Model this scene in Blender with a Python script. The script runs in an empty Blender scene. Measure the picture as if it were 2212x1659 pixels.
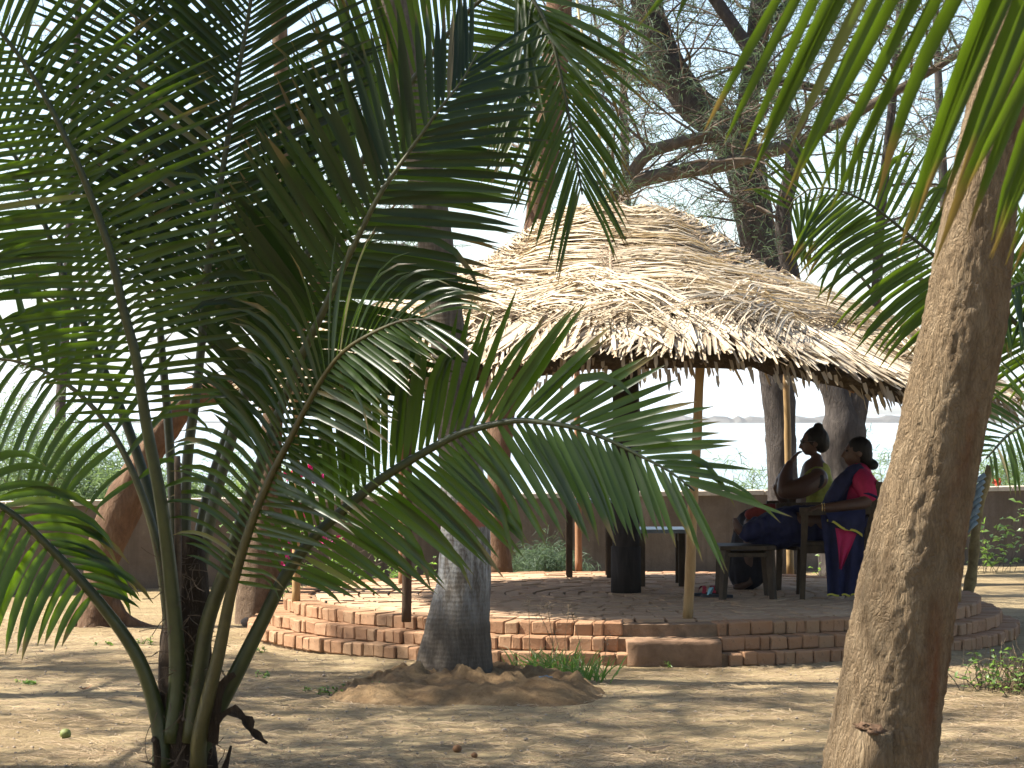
import bpy, bmesh, math, random
from mathutils import Vector, Matrix, noise
rnd = random.Random(7)
R = math.radians
sc = bpy.context.scene
COL = sc.collection
# ------------------------------------------------------------------ camera, sky, sun, exposure
F, CX, HY, H = 5350.0, 1106.0, 885.0, 1.69      # focal length / horizon in photo pixels (2212 wide), eye height in metres
cam = bpy.data.objects.new('camera', bpy.data.cameras.new('camera'))
COL.objects.link(cam); sc.camera = cam
cam.location = (0, 0, H)
cam.rotation_euler = (R(90) + math.atan((HY - 829.5) / F), 0, 0)
cam.data.sensor_width = 36; cam.data.lens = 36 * F / 2212
cam.data.clip_end = 20000
cam.data.dof.use_dof = True; cam.data.dof.focus_distance = 16.5; cam.data.dof.aperture_fstop = 13
SUN = Vector((-0.90, 0.05, 1.08)).normalized()     # towards the sun
el, az = math.asin(SUN.z), math.atan2(SUN.x, SUN.y)
w = bpy.data.worlds.new('World'); sc.world = w; w.use_nodes = True
nt = w.node_tree
sky = nt.nodes.new('ShaderNodeTexSky'); sky.sky_type = 'NISHITA'; sky.sun_disc = False
sky.sun_elevation = el; sky.sun_rotation = az; sky.air_density = 1.0; sky.dust_density = 1.6; sky.ozone_density = 1.0
nt.links.new(sky.outputs[0], nt.nodes['Background'].inputs[0])
nt.nodes['Background'].inputs[1].default_value = 0.09
sl = bpy.data.lights.new('sun', 'SUN'); sl.energy = 5.0; sl.angle = R(0.53); sl.color = (1.0, 0.94, 0.84)
so = bpy.data.objects.new('sun', sl); COL.objects.link(so)
so.rotation_euler = SUN.to_track_quat('Z', 'Y').to_euler(); so.location = (-10, 10, 20)
sc.view_settings.view_transform = 'Standard'; sc.view_settings.look = 'None'
sc.view_settings.gamma = 1; sc.view_settings.use_curve_mapping = False
sc.view_settings.exposure = 1.75
try:
    sc.cycles.max_bounces = 6; sc.cycles.diffuse_bounces = 3; sc.cycles.glossy_bounces = 2
    sc.cycles.transmission_bounces = 4; sc.cycles.volume_bounces = 1; sc.cycles.use_denoising = True
    sc.cycles.sample_clamp_indirect = 6
except Exception: pass

# ------------------------------------------------------------------ helpers
def P(x, y, Y): return Vector(((x - CX) / F * Y, Y, H + (HY - y) / F * Y))
def GY(y, z=0.0): return F * (H - z) / (y - HY)
def V(*a): return Vector(a)
def lerp(a, b, t): return a + (b - a) * t
def interp(tab, x):
    if x <= tab[0][0]: return tab[0][1]
    for (a, fa), (b, fb) in zip(tab, tab[1:]):
        if x <= b: return lerp(fa, fb, (x - a) / (b - a))
    return tab[-1][1]
def spline(pts, step):
    """Catmull-Rom through pts (tuples/Vectors of any length), about `step` apart."""
    pts = [Vector(p) for p in pts]
    q = [pts[0] * 2 - pts[1]] + pts + [pts[-1] * 2 - pts[-2]]
    out = []
    for i in range(1, len(q) - 2):
        a, b, c, d = q[i-1], q[i], q[i+1], q[i+2]
        n = max(1, int((c.xyz - b.xyz).length / step))
        for k in range(n):
            t = k / n
            out.append(0.5 * ((2*b) + (c-a)*t + (2*a-5*b+4*c-d)*t*t + (3*b-a-3*c+d)*t*t*t))
    out.append(pts[-1].copy())
    return out

class MB:
    def __init__(s): s.v = []; s.f = []; s.c = []; s.smooth = True
    def add(s, verts, faces, col=(0, .5, 0, 1)):
        o = len(s.v); s.v += [tuple(p) for p in verts]
        s.c += (list(col) if isinstance(col, list) else [col] * len(verts))
        s.f += [tuple(i + o for i in f) for f in faces]
    def tube(s, pts, rad, sides=6, cap=True, col=(0, .5, 0, 1), disp=None, squash=None):
        pts = [Vector(p) for p in pts]; n = len(pts)
        if not hasattr(rad, '__len__'): rad = [rad] * n
        t0 = (pts[1] - pts[0]).normalized()
        u = t0.orthogonal().normalized() if abs(t0.y) > .9 else (Vector((0, 1, 0)) - t0 * t0.y).normalized()
        vs = []
        for i, p in enumerate(pts):
            t = (pts[min(i+1, n-1)] - pts[max(i-1, 0)]).normalized()
            u = (u - t * u.dot(t)).normalized(); b = t.cross(u)
            for k in range(sides):
                a = 2 * math.pi * k / sides
                r = rad[i]
                if disp: r *= 1 + disp(i / (n-1), a, p)
                vs.append(p + u * (math.cos(a) * r) + b * (math.sin(a) * r * (squash or 1)))
        fs = [(i*sides+k, i*sides+(k+1) % sides, (i+1)*sides+(k+1) % sides, (i+1)*sides+k) for i in range(n-1) for k in range(sides)]
        if cap: fs += [tuple(range(sides))[::-1], tuple((n-1)*sides + k for k in range(sides))]
        s.add(vs, fs, col)
    def box(s, c, size, rot=None, col=(0, .5, 0, 1), taper=1.0):
        x, y, z = [q / 2 for q in size]; c = Vector(c)
        vs = [Vector((sx*x*(taper if sz < 0 else 1), sy*y*(taper if sz < 0 else 1), sz*z)) for sz in (-1, 1) for sy in (-1, 1) for sx in (-1, 1)]
        if rot is not None: vs = [rot @ v for v in vs]
        s.add([v + c for v in vs], [(0,2,3,1),(4,5,7,6),(0,1,5,4),(2,6,7,3),(0,4,6,2),(1,3,7,5)], col)
    def ball(s, c, r, seg=10, rings=7, rot=None, col=(0, .5, 0, 1), disp=None):
        c = Vector(c); r = Vector(r) if hasattr(r, '__len__') else Vector((r, r, r))
        vs = []
        for i in range(1, rings):
            th = math.pi * i / rings
            for k in range(seg):
                a = 2*math.pi*k/seg
                d = Vector((math.sin(th)*math.cos(a), math.sin(th)*math.sin(a), math.cos(th)))
                f = 1 + (disp(d) if disp else 0)
                q = Vector((d.x*r.x, d.y*r.y, d.z*r.z)) * f
                vs.append(c + (rot @ q if rot is not None else q))
        top = Vector((0, 0, r.z)); bot = -top
        if rot is not None: top, bot = rot @ top, rot @ bot
        vs += [c + top, c + bot]; T, B = len(vs)-2, len(vs)-1
        fs = [(i*seg+k, (i+1)*seg+k, (i+1)*seg+(k+1) % seg, i*seg+(k+1) % seg) for i in range(rings-2) for k in range(seg)]
        fs += [(T, k, (k+1) % seg) for k in range(seg)] + [(B, (rings-2)*seg+(k+1) % seg, (rings-2)*seg+k) for k in range(seg)]
        s.add(vs, fs, col)
    def strip(s, pts, wid, nrm, fold=0.3, rndv=0.5, t0=0.0, t1=1.0, blue=0.0):
        """A leaf blade: centre line pts, half widths wid, V-folded about the midrib."""
        n = len(pts); vs = []; cs = []
        for i, p in enumerate(pts):
            t = (pts[min(i+1, n-1)] - pts[max(i-1, 0)])
            t = t.normalized() if t.length > 1e-9 else Vector((0, 0, 1))
            m = nrm[i] if isinstance(nrm, list) else nrm
            sd = t.cross(m)
            sd = sd.normalized() if sd.length > 1e-6 else t.orthogonal().normalized()
            up = sd.cross(t)
            h = wid[i]
            vs += [p - sd*h + up*(h*fold), p, p + sd*h + up*(h*fold)]
            tt = lerp(t0, t1, i / (n-1)); cs += [(tt, rndv, blue, 1)] * 3
        fs = []
        for i in range(n-1):
            a = 3*i; fs += [(a, a+1, a+4, a+3), (a+1, a+2, a+5, a+4)]
        s.add(vs, fs, cs)
    def mesh(s, name, mat, smooth=True):
        me = bpy.data.meshes.new(name); me.from_pydata(s.v, [], s.f)
        a = me.attributes.new('leaf', 'FLOAT_COLOR', 'POINT')
        a.data.foreach_set('color', [q for c in s.c for q in c])
        if smooth: me.polygons.foreach_set('use_smooth', [True] * len(me.polygons))
        if mat: me.materials.append(mat)
        me.update(); return me
    def build(s, name, mat, parent=None, smooth=True, kind=None):
        return link(s.mesh(name, mat, smooth), name, parent, kind)

def link(me, name, parent=None, kind=None):
    o = bpy.data.objects.new(name, me); COL.objects.link(o)
    attach(o, parent)
    if kind: o['kind'] = kind
    return o
def attach(o, parent):
    if parent is not None:
        o.parent = parent
        if parent.type == 'EMPTY': o.matrix_parent_inverse = Matrix.Translation(-parent.location)
def thing(name, label, cat, loc, group=None):
    o = bpy.data.objects.new(name, None); COL.objects.link(o); o.location = loc
    o.empty_display_size = .2
    return tag(o, label, cat, group)
def tag(o, label, cat, group=None):
    o['label'] = label; o['category'] = cat
    if group: o['group'] = group
    return o
def structure(o): o['kind'] = 'structure'; return o
def fbm(p, oct=4, H_=1.0): return noise.fractal(Vector(p), H_, 2.0, oct)

# ------------------------------------------------------------------ materials
def new_mat(name):
    m = bpy.data.materials.new(name); m.use_nodes = True
    return m, m.node_tree, m.node_tree.nodes['Principled BSDF']
def N(nt, t, **kw):
    n = nt.nodes.new(t)
    for k, v in kw.items(): setattr(n, k, v)
    return n
def ramp(nt, src, stops):
    r = N(nt, 'ShaderNodeValToRGB'); e = r.color_ramp.elements
    while len(e) < len(stops): e.new(.5)
    for q, (p, c) in zip(e, stops): q.position = p; q.color = (*c, 1)
    nt.links.new(src, r.inputs[0]); return r.outputs[0]
def noise_node(nt, scale, detail=5, rough=.6, vec=None, dist=0.0):
    n = N(nt, 'ShaderNodeTexNoise'); n.inputs['Scale'].default_value = scale; n.inputs['Detail'].default_value = detail
    n.inputs['Roughness'].default_value = rough; n.inputs['Distortion'].default_value = dist
    if vec is not None: nt.links.new(vec, n.inputs['Vector'])
    return n.outputs['Fac']
def coords(nt, scale=(1, 1, 1), kind='Object'):
    tc = N(nt, 'ShaderNodeTexCoord'); mp = N(nt, 'ShaderNodeMapping'); mp.inputs['Scale'].default_value = scale
    nt.links.new(tc.outputs[kind], mp.inputs[0]); return mp.outputs[0]
def mix(nt, fac, a, b, mode='MIX'):
    m = N(nt, 'ShaderNodeMix', data_type='RGBA', blend_type=mode)
    for k, v in ((0, fac), (6, a), (7, b)):
        if isinstance(v, (int, float)): m.inputs[k].default_value = v
        elif isinstance(v, tuple): m.inputs[k].default_value = (*v, 1)
        else: nt.links.new(v, m.inputs[k])
    return m.outputs[2]
def mathn(nt, op, a, b=None, clamp=False):
    m = N(nt, 'ShaderNodeMath', operation=op, use_clamp=clamp)
    for k, v in ((0, a), (1, b)):
        if v is None: continue
        if isinstance(v, (int, float)): m.inputs[k].default_value = v
        else: nt.links.new(v, m.inputs[k])
    return m.outputs[0]
def bump(nt, b, h, strength=.5, dist=.02):
    n = N(nt, 'ShaderNodeBump'); n.inputs['Strength'].default_value = strength; n.inputs['Distance'].default_value = dist
    nt.links.new(h, n.inputs['Height']); nt.links.new(n.outputs[0], b.inputs['Normal'])
def attr(nt):
    a = N(nt, 'ShaderNodeAttribute', attribute_name='leaf'); s = N(nt, 'ShaderNodeSeparateColor')
    nt.links.new(a.outputs['Color'], s.inputs[0]); return s.outputs

def leaf_mat(name, dark, light, tip, trans, tstart=.80, rough=.38, tmix=.38, spec=.5):
    m, t, b = new_mat(name); a = attr(t)
    c = mix(t, a[1], dark, light)
    n1 = noise_node(t, 30, 3, .6, coords(t))
    c = mix(t, mathn(t, 'MULTIPLY', n1, .35), c, tuple(q*.55 for q in dark))
    tipf = mathn(t, 'MULTIPLY', mathn(t, 'SUBTRACT', a[0], mathn(t, 'ADD', mathn(t, 'MULTIPLY', a[1], -.14), tstart+.08)), 9.0, True)
    tipf = mathn(t, 'MULTIPLY', tipf, .85)
    c = mix(t, tipf, c, tip)
    c = mix(t, mathn(t, 'MULTIPLY', a[2], 1.0, True), c, (.21, .165, .09))
    t.links.new(c, b.inputs['Base Color']); b.inputs['Roughness'].default_value = rough
    b.inputs['Specular IOR Level'].default_value = spec
    tr = N(t, 'ShaderNodeBsdfTranslucent')
    tc = mix(t, tipf, mix(t, a[1], trans, tuple(min(1, q*1.35) for q in trans)), tuple(q*1.5 for q in tip))
    t.links.new(tc, tr.inputs[0])
    ms = N(t, 'ShaderNodeMixShader'); ms.inputs[0].default_value = tmix
    t.links.new(b.outputs[0], ms.inputs[1]); t.links.new(tr.outputs[0], ms.inputs[2])
    t.links.new(ms.outputs[0], t.nodes['Material Output'].inputs[0]); return m
def bark_mat(name, cols, scale=(1, 1, 1), ns=9, bs=.8, bd=.02, rough=.9, ringz=0):
    m, t, b = new_mat(name); co = coords(t, scale)
    n1 = noise_node(t, ns, 8, .7, co, .6); n2 = noise_node(t, ns*4.5, 6, .7, co)
    c = ramp(t, n1, [(.25, cols[0]), (.5, cols[1]), (.75, cols[2])])
    c = mix(t, mathn(t, 'MULTIPLY', n2, .6), c, tuple(q*.5 for q in cols[0]))
    h = mathn(t, 'ADD', n1, mathn(t, 'MULTIPLY', n2, .6))
    if ringz:
        wv = N(t, 'ShaderNodeTexWave', wave_type='BANDS', bands_direction='Z'); wv.inputs['Scale'].default_value = ringz
        wv.inputs['Distortion'].default_value = 3.0; wv.inputs['Detail'].default_value = 3
        t.links.new(coords(t), wv.inputs[0]); h = mathn(t, 'ADD', h, mathn(t, 'MULTIPLY', wv.outputs['Fac'], .10))
        c = mix(t, mathn(t, 'MULTIPLY', wv.outputs['Fac'], .07), c, tuple(q*.45 for q in cols[0]))
    t.links.new(c, b.inputs['Base Color']); b.inputs['Roughness'].default_value = rough
    b.inputs['Specular IOR Level'].default_value = .15
    bump(t, b, h, bs, bd); return m, t, b, c
def plain(name, col, rough=.8, var=.35, ns=25, spec=.3, bs=.3, objrand=False, bd=.005):
    m, t, b = new_mat(name)
    n1 = noise_node(t, ns, 6, .65, coords(t))
    c = ramp(t, n1, [(.3, tuple(q*(1-var) for q in col)), (.7, tuple(min(1, q*(1+var*.6)) for q in col))])
    if objrand:
        oi = N(t, 'ShaderNodeObjectInfo')
        c = mix(t, mathn(t, 'MULTIPLY', oi.outputs['Random'], .6), c, objrand)
    t.links.new(c, b.inputs['Base Color']); b.inputs['Roughness'].default_value = rough
    b.inputs['Specular IOR Level'].default_value = spec
    bump(t, b, n1, bs, bd); return m

M = {}
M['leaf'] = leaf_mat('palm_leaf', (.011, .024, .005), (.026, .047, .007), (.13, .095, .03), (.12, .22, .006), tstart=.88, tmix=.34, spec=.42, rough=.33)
M['leaf_shaded'] = leaf_mat('palm_leaf_shaded', (.007, .016, .004), (.016, .029, .006), (.10, .075, .025), (.035, .080, .003), tstart=.9, tmix=.3, spec=.3, rough=.36)  # darker copy of palm_leaf: shade of the inner fronds put into the colour
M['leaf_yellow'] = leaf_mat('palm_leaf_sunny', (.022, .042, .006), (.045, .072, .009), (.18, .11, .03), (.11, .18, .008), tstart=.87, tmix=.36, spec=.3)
M['rachis'] = plain('palm_rachis', (.05, .05, .014), .5, .4, 14, .4)
M['rachis_yellow'] = plain('palm_rachis_yellow', (.055, .046, .011), .5, .4, 14, .4)
M['petiole'] = plain('palm_petiole', (.032, .040, .009), .45, .4, 10, .45)
M['fibre'] = bark_mat('palm_fibre', [(.022, .014, .008), (.05, .033, .02), (.11, .08, .05)], (1, 1, .25), 40, 1.0, .02)[0]
M['dead'] = plain('dead_leaf', (.085, .06, .038), .8, .5, 30)
M['thatch'] = leaf_mat('thatch_leaf', (.37, .29, .20), (.74, .64, .48), (.36, .28, .18), (.5, .38, .2), tstart=.95, rough=.6, tmix=.12, spec=.3)
M['thatch_core'] = bark_mat('thatch_core', [(.05, .035, .022), (.12, .085, .05), (.24, .18, .11)], (1, 1, 1), 25, 1, .05)[0]
M['fuzz'] = plain('thatch_fibre', (.30, .21, .14), .8, .4, 20)
M['bamboo'] = bark_mat('bamboo_pole', [(.20, .12, .05), (.36, .24, .11), (.46, .33, .17)], (1, 1, .15), 12, .2, .004, .55)[0]
M['pole_red'] = bark_mat('wood_pole', [(.17, .085, .045), (.30, .16, .085), (.38, .23, .13)], (1, 1, .2), 14, .5, .008, .8)[0]
M['pole_dark'] = bark_mat('dark_pole', [(.02, .018, .017), (.045, .038, .034), (.07, .06, .055)], (1, 1, .2), 14, .7, .01, .85)[0]
M['pole_brown'] = bark_mat('brown_pole', [(.045, .028, .018), (.085, .055, .035), (.13, .085, .055)], (1, 1, .2), 14, .6, .008, .85)[0]
M['casu'] = bark_mat('casuarina_bark', [(.035, .03, .027), (.075, .063, .055), (.14, .118, .10)], (1, 1, .3), 12, 1, .03)[0]
M['limb'] = bark_mat('limb_bark', [(.065, .05, .036), (.125, .098, .07), (.20, .16, .12)], (1, 1, 1), 14, .8, .015)[0]
M['redbark'] = bark_mat('reddish_bark', [(.075, .045, .028), (.17, .10, .06), (.26, .175, .11)], (1, 1, .35), 10, 1, .03)[0]
M['twig'] = plain('twig', (.10, .075, .055), .9, .4, 20)
M['needle'] = leaf_mat('casuarina_needles', (.035, .060, .036), (.080, .115, .070), (.15, .14, .08), (.12, .18, .08), rough=.6, tmix=.3, spec=.2)
M['scrub'] = leaf_mat('scrub_needles', (.06, .10, .04), (.14, .19, .08), (.26, .22, .11), (.22, .32, .10), rough=.6, tmix=.35, spec=.2)
M['grass'] = leaf_mat('grass_blade', (.05, .11, .022), (.11, .18, .04), (.32, .26, .11), (.22, .42, .06), tstart=.75, tmix=.35)
M['herb'] = leaf_mat('herb_leaf', (.07, .13, .03), (.16, .23, .06), (.25, .22, .08), (.25, .42, .06), tmix=.35)
M['pink'] = plain('pink_bract', (.62, .03, .25), .6, .25, 30)
M['orange'] = plain('orange_petal', (.65, .12, .06), .6, .25, 30)
M['skin'] = plain('skin', (.070, .034, .022), .5, .12, 20, .4, .1)
M['hair'] = plain('hair', (.008, .007, .007), .6, .3, 60, .25)
M['blouse_yellow'] = plain('blouse_yellow_green', (.25, .27, .05), .8, .35, 30)
M['blouse_pink'] = plain('blouse_magenta', (.34, .014, .07), .8, .2, 30)
M['sari_blue'] = plain('sari_navy', (.011, .013, .048), .8, .4, 18)
M['sari_dark'] = plain('sari_dark', (.014, .013, .018), .85, .4, 18)
M['sari_red'] = plain('cloth_dark_red', (.16, .025, .02), .85, .4, 18)
M['hem'] = plain('yellow_hem', (.40, .36, .06), .8, .2, 30)
M['metal'] = plain('spectacle_frame', (.03, .03, .03), .3, .1, 20, .6)
M['gold'] = plain('bangle_gold', (.55, .38, .10), .3, .1, 20, .8)
M['chair'] = bark_mat('chair_wood', [(.028, .02, .014), (.07, .05, .032), (.12, .085, .05)], (1, 1, .3), 16, .4, .004, .6)[0]
M['board'] = plain('bluish_board', (.16, .19, .22), .35, .3, 8, .5)
M['sole'] = plain('shoe_sole', (.025, .025, .028), .7, .2, 20)
M['strap_red'] = plain('strap_red', (.35, .03, .05), .6, .2, 20)
M['strap_blue'] = plain('strap_teal', (.20, .42, .50), .5, .2, 20)
M['rope'] = plain('rope', (.55, .45, .25), .9, .3, 60)
M['nut_green'] = plain('fruit_green', (.16, .18, .05), .6, .4, 40)
M['nut_brown'] = plain('nut_brown', (.20, .10, .045), .8, .4, 40)
M['pebble'] = plain('pebble', (.30, .24, .18), .9, .4, 40)
M['litter'] = leaf_mat('dry_needle', (.16, .105, .06), (.42, .32, .20), (.4, .3, .2), (.2, .15, .08), tmix=.05, rough=.8, spec=.1)
M['bluegrey'] = plain('bluegrey_stub', (.15, .19, .20), .8, .4, 20)
M['banded'] = bark_mat('banded_stick', [(.10, .07, .03), (.24, .18, .08), (.38, .31, .14)], (1, 1, 1), 10, .3, .004, .8, 3.2)[0]
M['tarp'] = plain('litter_foil', (.10, .14, .17), .5, .4, 20)
M['rock'] = plain('rock', (.16, .13, .10), .9, .4, 12)

def m_brick():
    m, t, b = new_mat('brick')
    oi = N(t, 'ShaderNodeObjectInfo'); co = coords(t)
    n1 = noise_node(t, 28, 7, .7, co); n2 = noise_node(t, 7, 4, .6, coords(t, (1, 1, 1), 'Generated'))
    c = ramp(t, oi.outputs['Random'], [(0, (.20, .095, .05)), (.35, (.26, .135, .074)), (.7, (.29, .165, .095)), (1, (.23, .15, .09))])
    c = mix(t, mathn(t, 'MULTIPLY', n1, 1.0), c, (.33, .205, .12))
    c = mix(t, mathn(t, 'MULTIPLY', mathn(t, 'GREATER_THAN', n1, .62), .5), c, (.12, .08, .055))
    t.links.new(c, b.inputs['Base Color']); b.inputs['Roughness'].default_value = .95; b.inputs['Specular IOR Level'].default_value = .1
    bump(t, b, n1, .9, .012); return m
M['brick'] = m_brick()
def m_paving():
    m, t, b = new_mat('paving'); co = coords(t)
    a = attr(t); n1 = noise_node(t, 5, 6, .65, co); n2 = noise_node(t, 45, 6, .7, co)
    c = mix(t, a[1], (.34, .20, .12), (.47, .315, .20))
    c = mix(t, mathn(t, 'MULTIPLY', n1, .8), c, (.50, .36, .23))
    c = mix(t, mathn(t, 'MULTIPLY', n2, .35), c, (.16, .11, .075))
    t.links.new(c, b.inputs['Base Color']); b.inputs['Roughness'].default_value = .95; b.inputs['Specular IOR Level'].default_value = .1
    bump(t, b, n2, .5, .006); return m
M['paving'] = m_paving()
M['mortar'] = plain('mortar', (.22, .145, .09), .95, .35, 14, .1, .8, bd=.02)
M['plaster'] = plain('step_plaster', (.21, .13, .08), .95, .3, 9, .1, .7, bd=.02)
def m_ground():
    m, t, b = new_mat('sandy_earth'); co = coords(t); cs = coords(t, (.35, 1.6, 1))
    n1 = noise_node(t, .55, 5, .6, co); n2 = noise_node(t, 4.0, 7, .7, cs, .4); n3 = noise_node(t, 60, 6, .75, co); n4 = noise_node(t, 230, 3, .7, co)
    c = ramp(t, n1, [(.3, (.275, .20, .105)), (.5, (.38, .288, .158)), (.7, (.455, .355, .205))])
    c = mix(t, ramp(t, n2, [(.45, (0, 0, 0)), (.68, (.75, .75, .75))]), c, (.20, .14, .08))
    c = mix(t, ramp(t, n3, [(.5, (0, 0, 0)), (.75, (.7, .7, .7))]), c, (.17, .115, .07))
    c = mix(t, ramp(t, n4, [(.66, (0, 0, 0)), (.72, (.6, .6, .6))]), c, (.62, .52, .36))
    t.links.new(c, b.inputs['Base Color']); b.inputs['Roughness'].default_value = .97; b.inputs['Specular IOR Level'].default_value = .08
    bump(t, b, mathn(t, 'ADD', mathn(t, 'ADD', mathn(t, 'MULTIPLY', n2, .8), n3), mathn(t, 'MULTIPLY', noise_node(t, 11, 4, .6, co), 1.6)), 1.0, .035); return m
M['ground'] = m_ground()
def m_mound():
    m, t, b = new_mat('clod_earth'); co = coords(t)
    n1 = noise_node(t, 6, 7, .7, co); n3 = noise_node(t, 50, 6, .75, co)
    c = ramp(t, n1, [(.3, (.14, .085, .045)), (.55, (.25, .165, .085)), (.75, (.33, .23, .13))])
    c = mix(t, ramp(t, n3, [(.5, (0, 0, 0)), (.75, (.7, .7, .7))]), c, (.10, .06, .035))
    t.links.new(c, b.inputs['Base Color']); b.inputs['Roughness'].default_value = .97; b.inputs['Specular IOR Level'].default_value = .08
    bump(t, b, mathn(t, 'ADD', n1, n3), .9, .03); return m
M['mound'] = m_mound()
def m_wall():
    m, t, b = new_mat('old_plaster_wall'); co = coords(t)
    n1 = noise_node(t, 1.6, 7, .7, co); n2 = noise_node(t, 14, 6, .7, co); st = noise_node(t, 5, 4, .6, coords(t, (1, 1, .08)))
    c = ramp(t, n1, [(.3, (.10, .075, .053)), (.55, (.165, .128, .095)), (.75, (.24, .195, .15))])
    c = mix(t, ramp(t, st, [(.5, (0, 0, 0)), (.7, (.7, .7, .7))]), c, (.06, .047, .036))
    c = mix(t, mathn(t, 'MULTIPLY', n2, .4), c, (.075, .058, .043))
    t.links.new(c, b.inputs['Base Color']); b.inputs['Roughness'].default_value = .95; b.inputs['Specular IOR Level'].default_value = .1
    bump(t, b, mathn(t, 'ADD', n1, n2), .6, .02); return m
M['wall'] = m_wall()
M['coping'] = plain('wall_coping', (.42, .36, .28), .9, .3, 10, .15)
def m_palmtrunk(name, bands):
    m, t, b, c = bark_mat(name, [(.07, .055, .042), (.15, .122, .092), (.25, .21, .165)], (1, 1, .10), 30, 1, .02, .9, 11)
    if bands:
        geo = N(t, 'ShaderNodeNewGeometry'); sp = N(t, 'ShaderNodeSeparateXYZ'); t.links.new(geo.outputs['Position'], sp.inputs[0])
        z = mathn(t, 'ADD', sp.outputs[2], mathn(t, 'MULTIPLY', mathn(t, 'SUBTRACT', noise_node(t, 9, 5, .7, coords(t)), .5), .12))
        wear = ramp(t, noise_node(t, 16, 6, .75, coords(t, (1, 1, .25))), [(.40, (.05, .05, .05)), (.62, (.8, .8, .8))])
        white = ramp(t, mathn(t, 'DIVIDE', z, 2.0), [(.17, (0, 0, 0)), (.36, (1, 1, 1)), (.64, (1, 1, 1)), (.70, (0, 0, 0))])
        wf = mix(t, 1.0, white, wear, 'MULTIPLY')
        c2 = mix(t, wf, c, (.52, .52, .50))
        red = ramp(t, mathn(t, 'DIVIDE', z, 2.0), [(.487, (0, 0, 0)), (.493, (1, 1, 1)), (.557, (1, 1, 1)), (.563, (0, 0, 0))])
        c2 = mix(t, mathn(t, 'MULTIPLY', red, .85), c2, (.36, .11, .055))
        t.links.new(c2, b.inputs['Base Color'])
    return m
M['trunk_white'] = m_palmtrunk('palm_trunk_whitewashed', True)
M['trunk_palm'] = bark_mat('palm_trunk_brown', [(.08, .052, .032), (.17, .115, .075), (.27, .20, .14)], (1, 1, .5), 20, 1, .02, .9, 3.5)[0]
def m_bigbark():
    m, t, b, c = bark_mat('flaky_bark', [(.16, .105, .058), (.34, .245, .145), (.50, .385, .245)], (1, 1, .28), 20, 1, .02)
    a = attr(t)
    n = noise_node(t, 7, 5, .6, coords(t, (1, 1, .2)))
    f = mathn(t, 'MULTIPLY', a[0], ramp(t, n, [(.4, (.1, .1, .1)), (.6, (1, 1, 1))]), True)
    vo = N(t, 'ShaderNodeTexVoronoi', feature='DISTANCE_TO_EDGE'); vo.inputs['Scale'].default_value = 62
    wn = N(t, 'ShaderNodeTexNoise'); wn.inputs['Scale'].default_value = 12; co = coords(t, (1, 1, .30))
    t.links.new(co, wn.inputs['Vector']); va = N(t, 'ShaderNodeVectorMath', operation='MULTIPLY_ADD'); t.links.new(wn.outputs['Color'], va.inputs[0]); va.inputs[1].default_value = (.16, .16, .16); t.links.new(co, va.inputs[2])
    t.links.new(va.outputs[0], vo.inputs['Vector'])
    crack = ramp(t, vo.outputs['Distance'], [(.0, (1, 1, 1)), (.10, (0, 0, 0))])
    c = mix(t, mathn(t, 'MULTIPLY', mathn(t, 'MULTIPLY', crack, noise_node(t, 9, 4, .7, co)), .75), c, (.08, .058, .036))
    c2 = mix(t, mathn(t, 'MULTIPLY', f, .85), c, (.20, .065, .022))
    n5 = noise_node(t, 75, 6, .75, co)
    hh = mathn(t, 'ADD', mathn(t, 'MULTIPLY', ramp(t, vo.outputs['Distance'], [(0, (0, 0, 0)), (.3, (1, 1, 1))]), .35), mathn(t, 'MULTIPLY', n5, 1.3))
    bump(t, b, hh, 1.0, .035)
    t.links.new(c2, b.inputs['Base Color']); return m
M['bigbark'] = m_bigbark()
def m_sea():
    m, t, b = new_mat('sea_water'); co = coords(t, (.03, .16, 1)); n1 = noise_node(t, 1, 6, .65, co)
    n2 = noise_node(t, 1, 4, .6, coords(t, (.004, .03, 1)))
    c = ramp(t, n2, [(.5, (.20, .24, .25)), (.66, (.55, .58, .58))])
    t.links.new(c, b.inputs['Base Color']); b.inputs['Roughness'].default_value = .22; b.inputs['Specular IOR Level'].default_value = .6
    b.inputs['IOR'].default_value = 1.33
    bump(t, b, n1, .35, 1.0); return m
M['sea'] = m_sea()
M['hill'] = plain('far_hill', (.13, .12, .09), 1, .4, .02, .05)
M['shore'] = plain('far_shore_rocks', (.10, .095, .085), 1, .5, .05, .05)
M['cloud'] = None

# ------------------------------------------------------------------ the setting
WA, WB = Vector((-4.73, 22.9, 0)), Vector((5.66, 27.4, 0))      # foot of the boundary wall
WD = (WB - WA).normalized(); WN = Vector((-WD.y, WD.x, 0))       # WN points to the sea
def wall_dist(x, y): return (Vector((x, y, 0)) - WA).dot(WN)
def gz(x, y):
    d = wall_dist(x, y)
    z = .022 * fbm((x*.9, y*.9, 1.3), 4) + .03 * noise.noise((x*.25, y*.25, 4))
    if abs(x) > 12 or y < 5: z *= .3
    if d > .3:
        s = min(1, (d - .3) / 45); s = s*s*(3-2*s); z = z - 4.2 * s
    return z
def frange(a, b, st):
    n = max(1, round((b-a)/st)); return [a + (b-a)*i/n for i in range(n)]
xs = frange(-6000, -300, 1500) + frange(-300, -30, 30) + frange(-30, -6, 1.5) + frange(-6, 6, .07) + frange(6, 30, 1.5) + frange(30, 300, 30) + frange(300, 6000, 1500) + [6000]
ys = frange(-80, 0, 10) + frange(0, 10.5, 1) + frange(10.5, 24, .07) + frange(24, 34, .5) + frange(34, 90, 4) + frange(90, 400, 40) + frange(400, 9000, 1500) + [9000]
g = MB(); nx = len(xs)
g.v = [(x, y, gz(x, y)) for y in ys for x in xs]; g.c = [(0, .5, 0, 1)] * len(g.v)
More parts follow.
